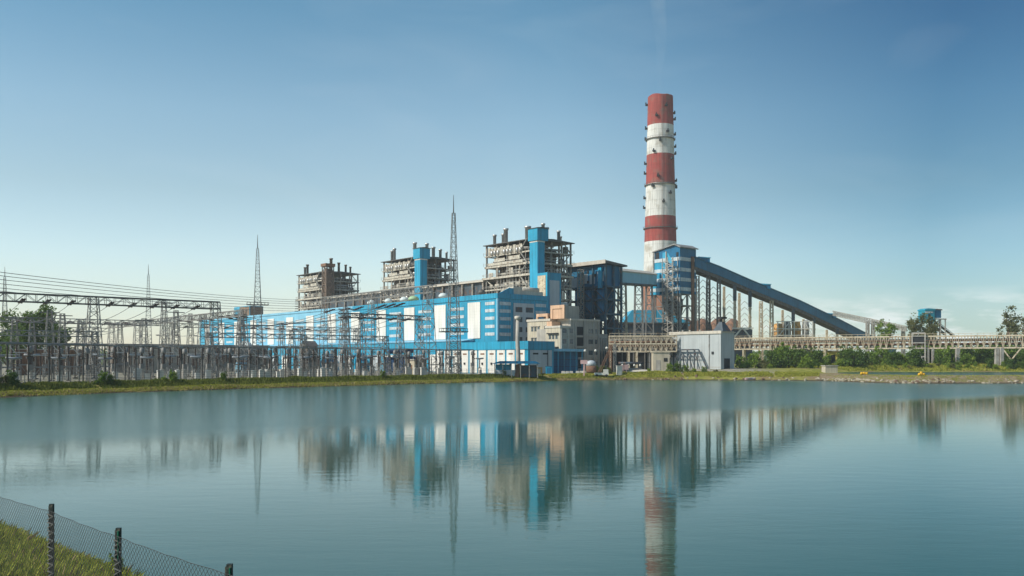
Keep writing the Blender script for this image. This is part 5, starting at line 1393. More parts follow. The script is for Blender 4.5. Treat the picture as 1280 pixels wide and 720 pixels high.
# yard perimeter fence along the bank: posts and thin wires
t = thing('perimeter_fence', 'long low wire fence with thin posts between switchyard and grassy bank', 'fence')
v = MB(); pts_ = []
for k, u in enumerate(np.arange(-4, 192, 3.0)):
    p = G(u, vsh(u) + 12.4); pts_.append(Vector((p.x, p.y, gz(p.x, p.y))))
for p in pts_:
    pv = MB(); pv.bar((0, 0, -.2), (0, 0, 2.3), .12); part('post', pv, M['concrete'], t, loc=(p.x, p.y, p.z))
for h_ in (.5, 1.1, 1.7, 2.2):
    for a, b in zip(pts_[:-1], pts_[1:]): v.bar(a + U * h_, b + U * h_, .05)
part('wire', v, M['galvdark'], t)

# ---------------------------------------------------------------- small things along the bank
q = P(647.5, 450, 308); g = gz(q.x, q.y)
t = thing('vent_pole', 'tall pale tapering pole with flared top before the workshop corner', 'pole', (q.x, q.y, g - .2))
hp = CZ + (HY - 396) / F * 308 - g
v = MB(); v.tube([(0, 0, 0), (.1, 0, hp * .3), (-.15, 0, hp * .6), (-.1, 0, hp - .8)], [.85, .78, .72, .62], 12); part('shaft', v, M['concrete'], t)
v = MB(); v.lathe([(.6, 0), (1.1, .5), (1.15, 1.3), (.7, 1.5)], (-.1, 0, hp - 1), 12); part('cap', v, M['roofcream'], t)
q = P(645, 450, 298); g = gz(q.x, q.y); s_ = 298 / F
t = thing('lean_to', 'open lean-to with flat dark blue roof and blue screens at the bank', 'shed', (q.x, q.y, g))
v = MB(); v.prism([(-8.2, 4.5), (8.2, 4.5), (6.4, 5.4), (-5.4, 5.4)], -2.6, 3.6); part('roof', v, M['deepblue'], t)
for x in (-7.2, -4.4, -1.5, 1.5, 4.4, 7.2):
    for y in (-2.2, 3.2): v = MB(); v.bar((x, y, -.3), (x, y, 4.5), .18); part('post', v, M['galvlight'], t)
v = MB(); v.box((-6.8, 0, 2.2), (-1.6, .1, 4.3)); part('screen', v, M['blue'], t)
v = MB(); v.box((-6.9, -.6, 0), (-.4, -.45, 2.4)); part('screen', v, M['greypanel'], t, 'pale lower screen')
v = MB(); v.box((-.3, -.8, 0), (1.1, .4, 4.3)); part('pier', v, M['rust'], t)
v = MB(); v.box((1.6, 0, 0), (6.9, .1, 4.0)); part('screen', v, M['bluegrey'], t, 'dark grey screen')
def block(name, px, D, w_, d_, h_, m_, label, cat, extra=None):
    q = P(px, 450, D); g = gz(q.x, q.y); t = thing(name, label, cat, (q.x, q.y, g - .1), R(rr.uniform(-15, 25)))
    v = MB(); v.box((-w_/2, -d_/2, 0), (w_/2, d_/2, h_)); part('body', v, M[m_], t)
    v = MB(); v.box((-w_/2 - .12, -d_/2 - .12, h_), (w_/2 + .12, d_/2 + .12, h_ + .2)); v.box((-w_*.3, -d_/2 - .05, h_ * .15), (w_*.3, -d_/2, h_ * .85)); part('trim', v, M[extra or 'concrete'], t)
    return t
block('equipment_cabinet', 774, 318, 1.9, 1.2, 3.2, 'cabinet', 'single tall white cabinet at the bank left of the grey shed', 'cabinet', 'cabinet')
block('equipment_cabinet', 686, 312, 2.2, 1.5, 3.0, 'blue', 'blue cabinet on the ground before the workshop end wall', 'cabinet', 'deepblue')
block('crate', 671, 312, 3.4, 2, 2.7, 'ochre', 'ochre crate beside the lean-to under the workshop end wall', 'crate', 'beige')
for k, px in enumerate((704, 709, 714, 722, 727, 731)):
    q = P(px, 450, 322 - (k % 2)); g = gz(q.x, q.y); v = MB(); v.prism([(-.7, 0), (.7, 0), (.55, 1.3), (-.55, 1.3)], -.5, .5)
    single('concrete_block', v, M['cabinet'], 'small white painted concrete block in the line before the dark open shed', 'block', (q.x, q.y, g - .05), group='white blocks')
q = P(739, 450, 318); g = gz(q.x, q.y)
t = thing('storage_drum', 'grey and rust brown drum tank on a stand in front of the office', 'tank', (q.x, q.y, g))
v = MB(); v.lathe([(1.7, 0), (1.9, .3), (1.9, 2.4)], (0, 0, .6), 16); part('base', v, M['rust'], t)
v = MB(); v.lathe([(1.8, 0), (1.8, 1.0), (1.3, 1.7), (.3, 2.0)], (0, 0, 3.0), 16); part('dome', v, M['greypanel'], t)
q = P(730, 450, 312); g = gz(q.x, q.y)
t = thing('sign_post', 'small pink topped post standing in front of the office block', 'sign', (q.x, q.y, g))
v = MB(); v.bar((0, 0, 0), (0, 0, 4.5), .45); part('post', v, M['pink'], t)
v = MB(); v.box((-1.2, -.3, 4.4), (1.2, .3, 5.8)); part('board', v, M['pink'], t)
for k, (px, zt) in enumerate(((731.5, 8.6), (744.5, 8.6), (758.5, 9.5))):
    q = P(px, 450, 320); g = gz(q.x, q.y); t = thing('lamp_post', 'thin lamp post with round white lamp in front of the office, ' + ('leftmost of three', 'middle of three', 'rightmost of three')[k], 'lamp post', (q.x, q.y, g), 0, 'lamp posts')
    v = MB(); v.bar((0, 0, 0), (0, 0, zt - .5), .16); part('pole', v, M['galvdark'], t)
    v = MB(); v.lathe([(.1, 0), (.5, .3), (.5, .7), (.1, 1)], (0, 0, zt - .6), 10); part('lamp', v, M['cabinet'], t)
# small white loader with raised arm left of the cabinet
q = P(752, 450, 315); g = gz(q.x, q.y)
t = thing('mobile_crane', 'small pale mobile crane with leaning brown lattice jib near the white cabinet', 'crane', (q.x, q.y, g))
v = MB(); v.box((-2.6, -1, .7), (2.4, 1, 1.5)); v.box((.6, -.9, 1.5), (2.3, .9, 2.7)); part('body', v, M['cabinet'], t)
for x in (-1.8, 1.6):
    for y in (-1.0, 1.0): v = MB(); v.tube([(x, y - .15, .5), (x, y + .15, .5)], .5, 12); part('wheel', v, M['dark'], t)
v = MB(); v.lattice((-.8, 0, 1.6), (3.6, 0, 11.5), .9, .5, 9, .16, .09, style='z'); part('jib', v, M['rust'], t)
for k, (px, yt, m_, lab) in enumerate(((763, 431, 'rust', 'brown steel pole, left of two beside the white cabinet'), (768.5, 430, 'galv', 'grey lattice pole, right of two beside the white cabinet'))):
    q = P(px, yt, 322); g = gz(q.x, q.y); v = MB(); v.lattice((0, 0, -.2), (0, 0, q.z - g), .9, .7, 8, .25, .14, style='z'); single('steel_pole', v, M[m_], lab, 'pole', (q.x, q.y, g))
q = P(790, 450, 330); g = gz(q.x, q.y)
t = thing('pump_set', 'dark green pump and pipe set with white valves in front of service bay', 'pump', (q.x, q.y, g))
v = MB(); v.box((-5, -1, .4), (3.5, 1, 1.6)); v.tube([(-5, 0, 3.4), (4, 0, 3.4)], .5, 8); v.bar((-4, 0, 0), (-4, 0, 3.4), .3); v.bar((3, 0, 0), (3, 0, 3.4), .3); part('body', v, M['bluegrey'], t)
for k in range(4): v = MB(); v.lathe([(.35, 0), (.4, .6), (.15, .9)], (-3.6 + 2.2 * k, -.4, 2.2), 8); part('valve', v, M['cabinet'], t)
q = P(780, 450, 322); g = gz(q.x, q.y); v = MB(); v.box((-1.5, -.05, 1.0), (-.1, .05, 3.0)); v.box((.1, -.05, 1.3), (1.7, .05, 3.2)); v.bar((-.8, 0, 0), (-.8, 0, 2), .12); v.bar((.9, 0, 0), (.9, 0, 2), .12)
single('notice_boards', v, M['pink'], 'pair of faded pink and white boards right of the white cabinet', 'sign', (q.x, q.y, g), R(10))
# concrete sluice box on the right bank
q = P(1037, 465, 318); g = gz(q.x, q.y)
t = thing('sluice_box', 'beige concrete sluice box on the bank where the back pond begins', 'sluice', (q.x, q.y, g - .8), R(6))
v = MB(); v.box((-2.3, -1.5, 0), (2.3, 1.5, 3.2)); part('body', v, M['beige'], t)
v = MB(); v.box((-2.5, -1.7, 3.2), (2.5, 1.7, 3.5)); part('slab', v, M['concrete'], t)
# yellow floats lying on the causeway
for k, px in enumerate((1089, 1163)):
    q = P(px, 450, (286, 269)[k]); g = gz(q.x, q.y + 6)
    t = thing('yellow_float', ('left' if k == 0 else 'right') + ' of two yellow orange floats lying on the stony causeway', 'float', (q.x, q.y + 6, g), R(20 * k), 'yellow floats')
    t.scale = (.72,) * 3
    for j, (x, y, z, r) in enumerate(((-1.0, 0, .5, .55), (.1, .1, .55, .6), (1.2, -.1, .5, .55), (.2, .2, 1.2, .45))[:4 if k else 3]):
        v = MB(); v.tube([(x - .55, y, z), (x - .4, y, z), (x + .4, y, z), (x + .55, y, z)], [r * .6, r, r, r * .6], 10); part('drum', v, M['orange'], t)
# small upturned boat at the water's edge
q = P(940, 475.5, 300); yy = 302.0; g = 0.15
t = thing('small_boat', 'small faded pink and white boat pulled up at the water edge', 'boat', (q.x, yy, g), R(8))
v = MB(); n = 9; vs = []; fs = []
for i in range(n):
    s_ = i / (n - 1); w_ = .75 * math.sin(math.pi * min(1, s_ * 1.15 + .12)) ** .6 if s_ < .85 else .75 * (1 - s_) / .15 * .6 + .02; x = -1.9 + 3.8 * s_
    zk = .1 + .3 * max(0, s_ - .7) / .3
    vs += [(x, -w_, .75 + .15 * s_), (x, -w_ * .7, zk + .1), (x, 0, zk), (x, w_ * .7, zk + .1), (x, w_, .75 + .15 * s_), (x, w_ * .85, .72), (x, 0, .35), (x, -w_ * .85, .72)]
for i in range(n - 1):
    for j in range(8): fs.append((i*8+j, i*8+(j+1)%8, (i+1)*8+(j+1)%8, (i+1)*8+j))
fs += [tuple(range(8)), tuple(range((n-1)*8+7, (n-1)*8-1, -1))]
v.add(vs, fs); part('hull', v, M['pink'], t)
v = MB(); v.box((-.8, -.6, .6), (-.4, .6, .68)); v.box((.5, -.55, .62), (.9, .55, .7)); v.box((-1.9, -.5, .7), (1.2, -.4, .95)); part('thwarts', v, M['cabinet'], t)
# pale sand heap and yellow wall
q = P(803, 450, 324); v = MB(); n = 14; vs = [(0, 0, .9), (-3, .3, .6), (3.6, 0, .45)]; 
ring = [(6.5 * math.cos(2*math.pi*k/n) * (1 + .15 * math.sin(3*k)), 1.8 * math.sin(2*math.pi*k/n), -.2) for k in range(n)]
v.add([(0, 0, 1.0)] + [(x * .5, y * .5, .7 + .12 * math.sin(5 * i)) for i, (x, y, z) in enumerate(ring)] + ring, [(0, 1 + k, 1 + (k + 1) % n) for k in range(n)] + [(1 + k, 1 + n + k, 1 + n + (k + 1) % n, 1 + (k + 1) % n) for k in range(n)])
single('sand_heap', v, M['roofcream'], 'long low heap of pale sand on the bank left of the grey shed', 'heap', (q.x, q.y, gz(q.x, q.y)))
q = P(1041, 450, 420); t = thing('yellow_building', 'low yellow walled building under the pipe gallery behind green shrubs', 'building', (q.x, q.y, 3.5), R(-4))
v = MB(); v.box((-11, 0, 0), (9, 8, 7.6)); part('wall', v, M['yellow'], t)
v = MB(); v.box((-11.4, -.4, 7.6), (9.4, 8.4, 8)); part('roof', v, M['concrete'], t)
for x in (-6, -1): v = MB(); v.box((x, -.08, 2), (x + 2, .02, 6)); part('door', v, M['dark'], t)
q = P(973, 450, 384); t = thing('white_hut', 'small white hut half hidden in the shrubs right of grey shed', 'hut', (q.x, q.y, 3.8), R(8)); v = MB(); v.box((-1.8, -1, 0), (1.8, 1, 2.6)); part('wall', v, M['cabinet'], t)
v = MB(); v.prism([(-2.1, 2.6), (2.1, 2.6), (0, 3.6)], -1.3, 1.3); part('roof', v, M['galv'], t)

# ---------------------------------------------------------------- vegetation
def leaf_cloud(lobes, n, size, m, seed, flat=0.7):
    """n leaf-sized quads through the volume of the given lobes (x, y, z, rx, ry, rz)"""
    g = np.random.default_rng(seed)
    lob = np.array(lobes, float); vol = lob[:, 3] * lob[:, 4] * lob[:, 5]; vol = vol ** .8
    pick = g.choice(len(lob), n, p=vol / vol.sum())
    d = g.normal(size=(n, 3)); d /= np.linalg.norm(d, axis=1)[:, None]
    r = g.random(n) ** .42 * (1 + .18 * g.normal(size=n))
    # clumping: push the leaves into sub clumps so gaps appear
    c = lob[pick, :3] + d * r[:, None] * lob[pick, 3:6]
    nc = max(6, n // 26); cl = c[g.choice(n, nc)]
    which = g.integers(0, nc, n); near = g.random(n) < .75
    cs_ = np.median(lob[:, 3]) * .22
    c = np.where(near[:, None], cl[which] + g.normal(size=(n, 3)) * cs_, c)
    a = g.normal(size=(n, 3)); a /= np.linalg.norm(a, axis=1)[:, None]
    b = np.cross(a, g.normal(size=(n, 3))); b /= np.linalg.norm(b, axis=1)[:, None]
    s = (size * (.6 + .8 * g.random(n)))[:, None]
    v = np.stack([c - a * s, c + b * s * .55, c + a * s, c - b * s * .55], 1).reshape(-1, 3)
    f = np.arange(n * 4).reshape(n, 4)
    return fastmesh('foliage', v, f, m)
def crown_lobes(r, h, zc, k, seed):
    q = random.Random(seed); out = [(0, 0, zc, r * .6, r * .6, h * .42)]
    for i in range(k):
        a = q.uniform(0, 6.283); rr_ = q.uniform(.3, .78) * r
        out.append((rr_ * math.cos(a), rr_ * math.sin(a), zc + q.uniform(-.4, .45) * h, q.uniform(.22, .45) * r, q.uniform(.22, .45) * r, q.uniform(.16, .3) * h))
    return out
def make_tree(name, label, cat, loc, r, H, trunk, m, n, size, seed, group=None, k=9):
    t = thing(name, label, cat, loc, 0, group)
    ch = H - trunk; lobes = crown_lobes(r, ch, trunk + ch * .5, k, seed)
    part('crown', leaf_cloud(lobes, n, size, m, seed), None, t)
    v = MB(); tr = max(.12, H * .022); v.tube([(0, 0, -.4), (.05 * r, .03 * r, trunk * .6), (-.04 * r, 0, trunk + ch * .35)], [tr * 1.3, tr, tr * .5], 7)
    for l in lobes[1:7]:
        v.tube([(0, 0, trunk * .7), (l[0] * .5, l[1] * .5, (trunk * .7 + l[2]) * .52), (l[0], l[1], l[2])], [tr * .5, tr * .35, tr * .15], 5)
    part('trunk', v, M['bark'], t); return t
def at(px, D): q = P(px, 450, D); return (q.x, q.y, gz(q.x, q.y))
make_tree('broad_tree', 'large round dark green tree standing behind the gantries at far left', 'tree', at(35, 345), 10.5, 26, 7, M['leaf_dark'], 7000, .55, 1, k=14)
make_tree('broad_tree', 'smaller tree right of the large one at far left', 'tree', at(72, 360), 7.5, 19, 6, M['leaf_dark'], 3500, .55, 2)
make_tree('broad_tree', 'low spreading tree at far left, behind the large round tree', 'tree', at(8, 380), 9, 18, 4, M['leaf_dark'], 3500, .6, 3)
make_tree('broad_tree', 'mid green tree above the pipe gallery, left of the junction tower', 'tree', at(1105, 470), 6.0, 21.5, 6, M['leaf_mid'], 3000, .5, 4)
make_tree('broad_tree', 'olive tree with open crown just left of the teal cabin', 'tree', at(1146, 455), 6.4, 25, 8, M['leaf_olive'], 3000, .48, 5, k=12)
make_tree('broad_tree', 'olive tree with wide crown directly below the teal cabin', 'tree', at(1163, 452), 5.6, 23, 7, M['leaf_olive'], 2800, .48, 6, k=12)
make_tree('umbrella_tree', 'flat crowned tree above the pipe gallery near the right edge', 'tree', at(1262, 430), 6.2, 26.5, 13, M['leaf_olive'], 1700, .5, 7, k=11)
make_tree('umbrella_tree', 'flat crowned tree cut by the right edge of the view', 'tree', at(1284, 440), 6.0, 25, 11, M['leaf_olive'], 1700, .5, 8, k=10)

# shrubs: a few meshes, many individuals
shr = []
for i, (m_, r, h, n) in enumerate((('leaf_mid', 4.0, 6, 1500), ('leaf_dark', 4.4, 7, 1700), ('leaf_bright', 3.2, 5, 1200), ('leaf_olive', 3.4, 4.5, 1100))):
    me = leaf_cloud(crown_lobes(r, h, h * .5, 8, 40 + i), n, .34, M[m_], 60 + i)
    tv = MB(); [tv.tube([(0, 0, -.3), (math.cos(a) * .4, math.sin(a) * .4, h * .35), (math.cos(a) * r * .4, math.sin(a) * r * .4, h * .6)], [.16, .1, .04], 5) for a in (0, 2.1, 4.3)]
    shr.append((me, tv.mesh('stem', M['bark']), h))
def shrub(px, D, s, kind, label, group, xyz=None):
    me, tm, h = shr[kind]; loc = at(px, D) if xyz is None else xyz
    t = thing('shrub', label, 'shrub', loc, rr.uniform(0, 6.28), group); t.scale = (s * rr.uniform(.9, 1.15), s * rr.uniform(.9, 1.15), s)
    part('foliage', me, None, t); part('stem', tm, None, t)
gl = 'green leafy shrub in the thick row below the long pipe gallery'
rs = random.Random(5)
spec = []
for px, D, s, k in ((925, 356, .75, 0), (934, 352, .62, 2), (944, 360, .95, 0), (955, 352, .75, 3), (966, 362, 1.1, 1), (976, 372, 1.45, 0), (986, 365, 1.2, 1), (999, 372, 1.2, 1), (1009, 360, 1.05, 2), (1020, 370, 1.15, 1), (1008, 350, .7, 0),
                    (1033, 380, .75, 0), (1056, 380, 1.15, 1), (1066, 372, 1.2, 1), (1078, 380, 1.1, 1), (1048, 372, .8, 2), (1090, 385, .95, 0), (928, 345, .45, 2), (951, 343, .5, 3), (962, 345, .42, 2)):
    spec.append((px, D, s, k))
for px in np.arange(1100, 1300, 7.5): spec.append((px + rs.uniform(-3, 3), rs.uniform(378, 400), rs.uniform(.7, 1.2), rs.choice((0, 1, 1, 2))))
for px in np.arange(1150, 1300, 11): spec.append((px, rs.uniform(404, 430), rs.uniform(1.2, 1.7), rs.choice((0, 1))))
for px in np.arange(930, 1290, 9): spec.append((px + rs.uniform(-4, 4), rs.uniform(352, 376) if px < 1040 else rs.uniform(371, 377), rs.uniform(.22, .5), rs.choice((0, 2, 2, 3))))
for px in (1195, 1238, 1262, 1276): spec.append((px, 374, rs.uniform(.4, .7), 1))
def shrub_place(px, D):
    row = 'front row' if D < 374 else ('middle row' if D < 403 else 'back row')
    for x, w_ in ((945, 'just right of the grey shed'), (985, 'around the small white hut'), (1020, 'left of the yellow building'), (1060, 'in front of the yellow building'), (1098, 'right of the yellow building'),
                  (1135, 'left of the junction tower'), (1170, 'by the junction tower legs'), (1205, 'by the thick pale gallery leg'), (1242, 'left of the paired pale gallery legs'), (2000, 'at the right edge of the view')):
        if px < x: return w_, row
kn = ('leafy mid green', 'dense dark green', 'fresh bright green', 'olive green')
for s_ in spec:
    w_, row = shrub_place(s_[0], s_[1]); shrub(*s_, f'{kn[s_[3]]} shrub {w_}, {row}', 'shrubs under the pipe gallery')
for px, s_, k, lab in ((14, .42, 1, 'dark green round bush on the bank at the far left'), (3, .5, 3, 'bush on the bank cut by the left edge of the view'), (128, .40, 0, 'pale green bush on the bank between the left and middle switchyard'), (138, .3, 1, 'small dark bush on the bank right of the pale green one'),
                       (216, .40, 0, 'broad bush on the bank below the end of the dark front beam'), (204, .3, 2, 'small bush on the bank just left of the broad one'), (279, .3, 1, 'lone small bush on the bank below the right end of the front beam'), (478, .32, 0, 'low bush on the bank below the large cream gantry'),
                       (630, .3, 1, 'low dark bush at the foot of the lean-to')):
    q = (px - 640) / F
    # walk inland from the shoreline until 9 m from the water
    D = 150.0
    while sdist(q * D, D, POND) < 9.5 or D < 150: D += .5
    shrub(px, D, s_, k, lab, 'bushes on the left bank', at(px, D))
for px, s_, k in ((742, .5, 0), (734, .4, 2), (752, .45, 0), (838, .5, 0), (848, .55, 1), (858, .45, 0), (868, .38, 2), (880, .35, 0), (812, .3, 2), (762, .35, 1), (895, .3, 3)):
    shrub(px, 322, s_, k, 'low bush on the bank between the office block and the grey shed', 'bushes on the middle bank', at(px, 322))

# distant wood
def wood():
    g = np.random.default_rng(3); V_ = []
    n = 52000
    x = g.uniform(-1100, 1300, n); row = g.random(n); y = 1050 + row * 500
    topz_ = 13 + 3.5 * np.sin(x * .021 + 1) + 2.5 * np.sin(x * .057) + 2.5 * np.sin(x * .19 + y)
    z = 1.5 + (topz_) * g.random(n) ** .7
    c = np.stack([x, y, z], 1); a = g.normal(size=(n, 3)); a /= np.linalg.norm(a, axis=1)[:, None]
    b = np.cross(a, g.normal(size=(n, 3))); b /= np.linalg.norm(b, axis=1)[:, None]; s = (1.6 + 1.8 * g.random(n))[:, None]
    v = np.stack([c - a * s, c + b * s * .7, c + a * s, c - b * s * .7], 1).reshape(-1, 3)
    o = bpy.data.objects.new('distant_wood', fastmesh('distant_wood', v, np.arange(n * 4).reshape(n, 4), M['leaf_dark'])); COL.objects.link(o)
    tag(o, 'low far-off wood along the flat horizon behind the plant', 'wood', kind='stuff')
wood()

# grass: blades on the banks
def blades(name, label, n, sampler, hmin, hmax, wd, m, seed):
    g = np.random.default_rng(seed); x, y = sampler(g, n); z = terrain(x, y) - .03; n = len(x)
    h = g.uniform(hmin, hmax, n); h *= .6 + .8 * (.5 + .5 * wob(x * 1.7, y * 1.7)); a = g.uniform(0, math.pi * 2, n); lean = g.normal(size=(n, 2)) * .35
    dx, dy = np.cos(a) * wd, np.sin(a) * wd
    v = np.stack([np.stack([x - dx, y - dy, z], 1), np.stack([x + dx, y + dy, z], 1),
                  np.stack([x + dx * .6 + lean[:, 0] * h * .4, y + dy * .6 + lean[:, 1] * h * .4, z + h * .6], 1),
                  np.stack([x + lean[:, 0] * h, y + lean[:, 1] * h, z + h], 1)], 1).reshape(-1, 3)
    o = bpy.data.objects.new(name, fastmesh(name, v, np.arange(n * 4).reshape(n, 4), m)); COL.objects.link(o)
    tag(o, label, 'grass', kind='stuff'); return o
far_edge = [p for p in POND if p in POND[6:18]]
def along_shore(d0, d1, i0, i1):
    def f(g, n):
        pts = np.array(POND[i0:i1 + 1], float); seg = np.linalg.norm(np.diff(pts, axis=0), axis=1); k = g.choice(len(seg), n, p=seg / seg.sum())
        t_ = g.random(n)[:, None]; p = pts[k] * (1 - t_) + pts[k + 1] * t_; e = (pts[k + 1] - pts[k]) / seg[k][:, None]
        nn_ = np.stack([-e[:, 1], e[:, 0]], 1); off = g.uniform(d0, d1, n)[:, None]; q = p + nn_ * off
        dd_ = sdist(q[:, 0], q[:, 1], POND); ok = (dd_ > d0 * .8) & (dd_ < d1 * 1.2); return q[ok, 0], q[ok, 1]
    return f
blades('bank_grass', 'bright green grass on the low shelf at the foot of the left bank', 42000, along_shore(.5, 6, 5, 12), .12, .38, .16, M['grass_bright'], 1)
blades('bank_grass', 'darker taller grass along the top of the left bank', 46000, along_shore(6, 12.5, 5, 12), .25, .85, .14, M['grass_dark'], 2)
blades('bank_grass', 'yellow green grass on the bank before the grey shed', 26000, along_shore(4, 20, 12, 16), .2, .6, .16, M['grass_bright'], 4)
blades('bank_grass', 'sparse dry grass on the stony causeway at the right', 20000, along_shore(1.6, 13, 16, 23), .06, .2, .14, M['grass_bright'], 5)
blades('bank_grass', 'bright meadow grass behind the back pond under the pipe gallery', 42000, lambda g, n: (lambda x, y: (x[sdist(x, y, BACK) > 1.5], y[sdist(x, y, BACK) > 1.5]))(g.uniform(112, 300, n), g.uniform(362, 392, n)), .3, .9, .2, M['grass_bright'], 6)
def nearbank(g, n):
    t_ = g.uniform(-14, 46, n); s_ = g.uniform(.15, 9, n) ** 1.0      # along the waterline, and up the slope
    bx, by = -13 - .72 * t_, 28.9 + .70 * t_; x = bx - .7 * s_; y = by - .72 * s_
    return x, y
blades('bank_grass', 'long yellow green grass on the near bank behind the chain link fence', 70000, nearbank, .10, .34, .018, M['grass_near'], 7)
M['straw'] = leafmat('dry straw stems', (0.20, 0.14, 0.06), (0.42, 0.33, 0.16), 0.2)
blades('bank_grass', 'dry straw coloured stems standing in the near bank grass', 3500, nearbank, .2, .42, .008, M['straw'], 8)
blades('bank_grass', 'dark low weeds between the near bank grass', 8000, nearbank, .05, .16, .035, M['grass_dark'], 9)
blades('bank_grass', 'dry reeds and stems along the left shoreline', 9000, along_shore(.1, 3.2, 5, 14), .2, .6, .09, M['straw'], 10)
# weeds at the water's edge by the fence
for k, (x, y, s_, lab) in enumerate(((-12.5, 27.9, .085, 'small leafy weed nearest the fence at the water edge'), (-13.4, 28.6, .06, 'small leafy weed, second along the near water edge'))):
    shrub(0, 0, s_, 0 if k != 1 else 2, lab, 'weeds at the near water edge', (x, y, max(.0, gz(x, y)) - .05))

# rocks on the causeway and the right bank: individuals of three meshes
rk_me = []
for i in range(3):
    g = np.random.default_rng(70 + i); v = MB(); n1, n2 = 7, 5; vs = []; fs = []
    for a in range(n2):
        for b in range(n1):
            ph = math.pi * a / (n2 - 1); th = 2 * math.pi * b / n1; r = 1 + .28 * g.normal()
            vs.append((r * math.sin(ph) * math.cos(th), r * .8 * math.sin(ph) * math.sin(th), .6 * r * math.cos(ph)))
    for a in range(n2 - 1):
        for b in range(n1): fs.append((a*n1+b, (a+1)*n1+b, (a+1)*n1+(b+1) % n1, a*n1+(b+1) % n1))
    v.add(vs, fs); rk_me.append(v.mesh('rock', M['rock'] if i < 2 else M['rockdark']))
rk = random.Random(9)
shore_pts = POND[13:23]
for k in range(230):
    i = rk.randrange(len(shore_pts) - 1) if k % 3 else rk.choice((3, 4, 5, 6))
    (x0, y0), (x1, y1) = shore_pts[i], shore_pts[min(i + 1, len(shore_pts) - 1)]; t_ = rk.random(); ex, ey = x1 - x0, y1 - y0; l = math.hypot(ex, ey)
    off = abs(rk.gauss(0, 1)) * 2.2 - .2; x = x0 + ex * t_ - ey / l * off; y = y0 + ey * t_ + ex / l * off
    if x > 170: continue
    o = bpy.data.objects.new('boulder', rk_me[k % 3]); COL.objects.link(o)
    s_ = rk.uniform(.25, .75) * (1.2 if k % 11 == 0 else 1); o.location = (x, y, max(0, gz(x, y)) + s_ * .12); o.rotation_euler = (rk.uniform(-.3, .3), rk.uniform(-.3, .3), rk.uniform(0, 6)); o.scale = (s_, s_, s_ * .8)
    tag(o, 'pale rubble stone on the stony shore at the right of the pond' if k % 3 < 2 else 'brown rubble stone on the stony shore at the right of the pond', 'rock', 'pale shore stones' if k % 3 < 2 else 'brown shore stones')

# ---------------------------------------------------------------- chain link fence in the foreground
ft = thing('chain_link_fence', 'chain link fence on dark posts crossing the lower left corner', 'fence')
fp = [Vector((-10.9, 16.3, 0)), Vector((-8.45, 14.05, 0)), Vector((-6.24, 12.02, 0)), Vector((-4.57, 10.30, 0)), Vector((-2.70, 8.48, 0)), Vector((-.6, 6.4, 0)), Vector((1.4, 4.4, 0))]
ztop = 5.0
for i, p in enumerate(fp):
    v = MB(); v.bar((0, 0, 2.6 - ztop), (0, 0, 0.03), .05, .05)
    v.bar((-.028, .02, 2.6 - ztop), (-.028, .02, 0), .012, .045)
    pp = part('post', v, M['fencepost'], ft, loc=(p.x, p.y, ztop + .02))
    if i in (3, 4):
        v = MB(); v.bar((.012, -.034, -.34), (.012, -.034, .0), .03, .008); part('tape', v, M['greencap'], pp, 'green painted edge')
    v = MB()
    for z in np.arange(-.1, -1.9, -.11): v.bar((-.04, -.037, z), (.04, -.037, z - .035), .012); v.bar((.04, -.037, z - .03), (-.04, -.037, z - .08), .01)
    part('tie_wire', v, M['galv'], pp)
def sag(s_, a, b): return -.015 * 4 * s_ * (1 - s_)
cell = .078; Hm = 1.95; wv = MB()
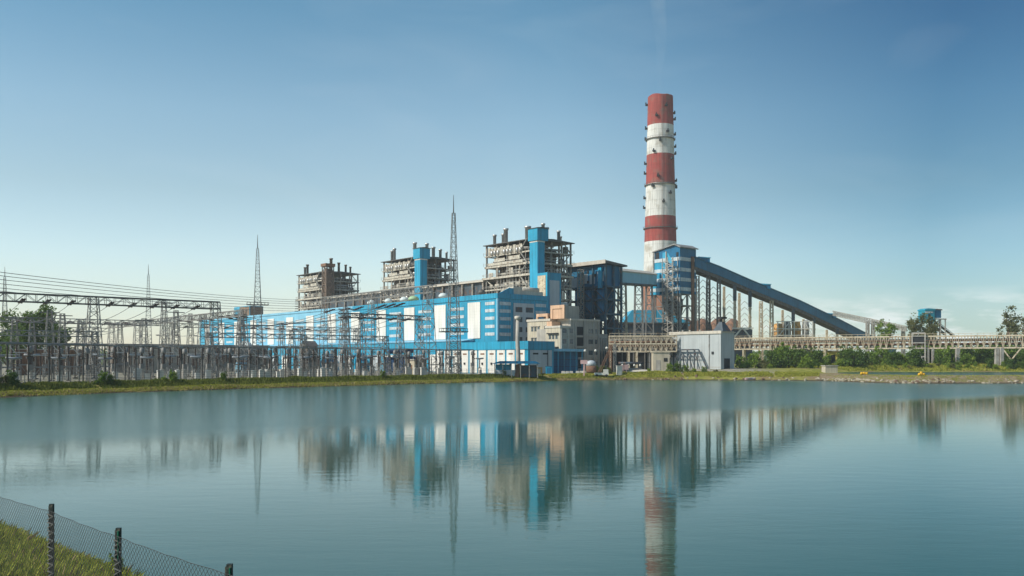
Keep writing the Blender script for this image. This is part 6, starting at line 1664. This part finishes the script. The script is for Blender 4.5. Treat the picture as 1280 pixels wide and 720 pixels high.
for i in range(len(fp) - 1):
    a, b = fp[i], fp[i+1]; Ln = (b - a).length; e = (b - a) / Ln; nrm_ = Vector((e.y, -e.x, 0)) * .03
    def pt(s, z):
        s = min(max(s, 0), Ln); q = a + e * s + nrm_; q.z = ztop - .04 + sag(s / Ln, 0, 0) * (1 + z / Hm) + z + .006 * math.sin(s * 9 + z * 5); return q
    # the diagonals of the weave, both ways
    k = -int(Hm / cell) - 1
    while k * cell < Ln:
        for sgn in (1, -1):
            s0_ = k * cell if sgn == 1 else k * cell + Hm
            z0_, z1_ = 0.0, -Hm; sA, sB = (s0_ , s0_ + Hm) if sgn == 1 else (s0_, s0_ - Hm)
            tA, tB = 0.0, 1.0
            lo, hi = (0 - sA) / (sB - sA), (Ln - sA) / (sB - sA)
            if lo > hi: lo, hi = hi, lo
            tA, tB = max(tA, lo), min(tB, hi)
            if tB - tA > .01:
                m_ = 4; P_ = [pt(sA + (sB - sA) * (tA + (tB - tA) * j / m_), -Hm * (tA + (tB - tA) * j / m_)) for j in range(m_ + 1)]
                wv.tube(P_, .0026, 3, False)
        k += 1
    wv.tube([pt(Ln * j / 10, 0) for j in range(11)], .0035, 4, False)
me_ = part('mesh', wv, M['fencewire'], ft)

# ---------------------------------------------------------------- smoke and haze
def volume_mat(name, col, dens, aniso=0.3, shape=None):
    m = bpy.data.materials.new(name); m.use_nodes = True; nt = m.node_tree; nt.nodes.clear()
    o = nt.nodes.new('ShaderNodeOutputMaterial'); p = nt.nodes.new('ShaderNodeVolumePrincipled')
    p.inputs['Color'].default_value = (*col, 1); p.inputs['Density'].default_value = dens; p.inputs['Anisotropy'].default_value = aniso
    nt.links.new(p.outputs[0], o.inputs['Volume'])
    if shape:
        c = nt.nodes.new('ShaderNodeTexCoord'); n = nt.nodes.new('ShaderNodeTexNoise'); n.inputs['Scale'].default_value = .045; n.inputs['Detail'].default_value = 4
        nt.links.new(c.outputs['Object'], n.inputs['Vector']); q = nt.nodes.new('ShaderNodeMapRange'); q.inputs['From Min'].default_value = .35; q.inputs['From Max'].default_value = .7; q.inputs['To Max'].default_value = dens * 2
        nt.links.new(n.outputs['Fac'], q.inputs['Value']); nt.links.new(q.outputs[0], p.inputs['Density'])
    return m
cz = P(825, 119, 760)
v = MB(); v.tube([cz + Vector((0, 0, 2)), cz + Vector((-2, 0, 18)), cz + Vector((1, 0, 38)), cz + Vector((0, 0, 62)), cz + Vector((-3, 0, 92))], [2.5, 3.2, 4.5, 6.0, 7.5], 14)
v.f = [tuple(reversed(f_)) for f_ in v.f]
o = single('smoke', v, volume_mat('thin smoke', (1, 1, 1), 0.0038, -.3, True), 'thin pale smoke rising straight up from the chimney top', 'smoke', kind='stuff')
v = MB(); v.box((-4300, -900, -60), (4300, 5300, 330))
o = single('haze', v, volume_mat('thin air haze', (0.90, 0.96, 1.0), 0.00011, 0.0), 'thin even haze in the air over the whole place', 'haze', kind='stuff')
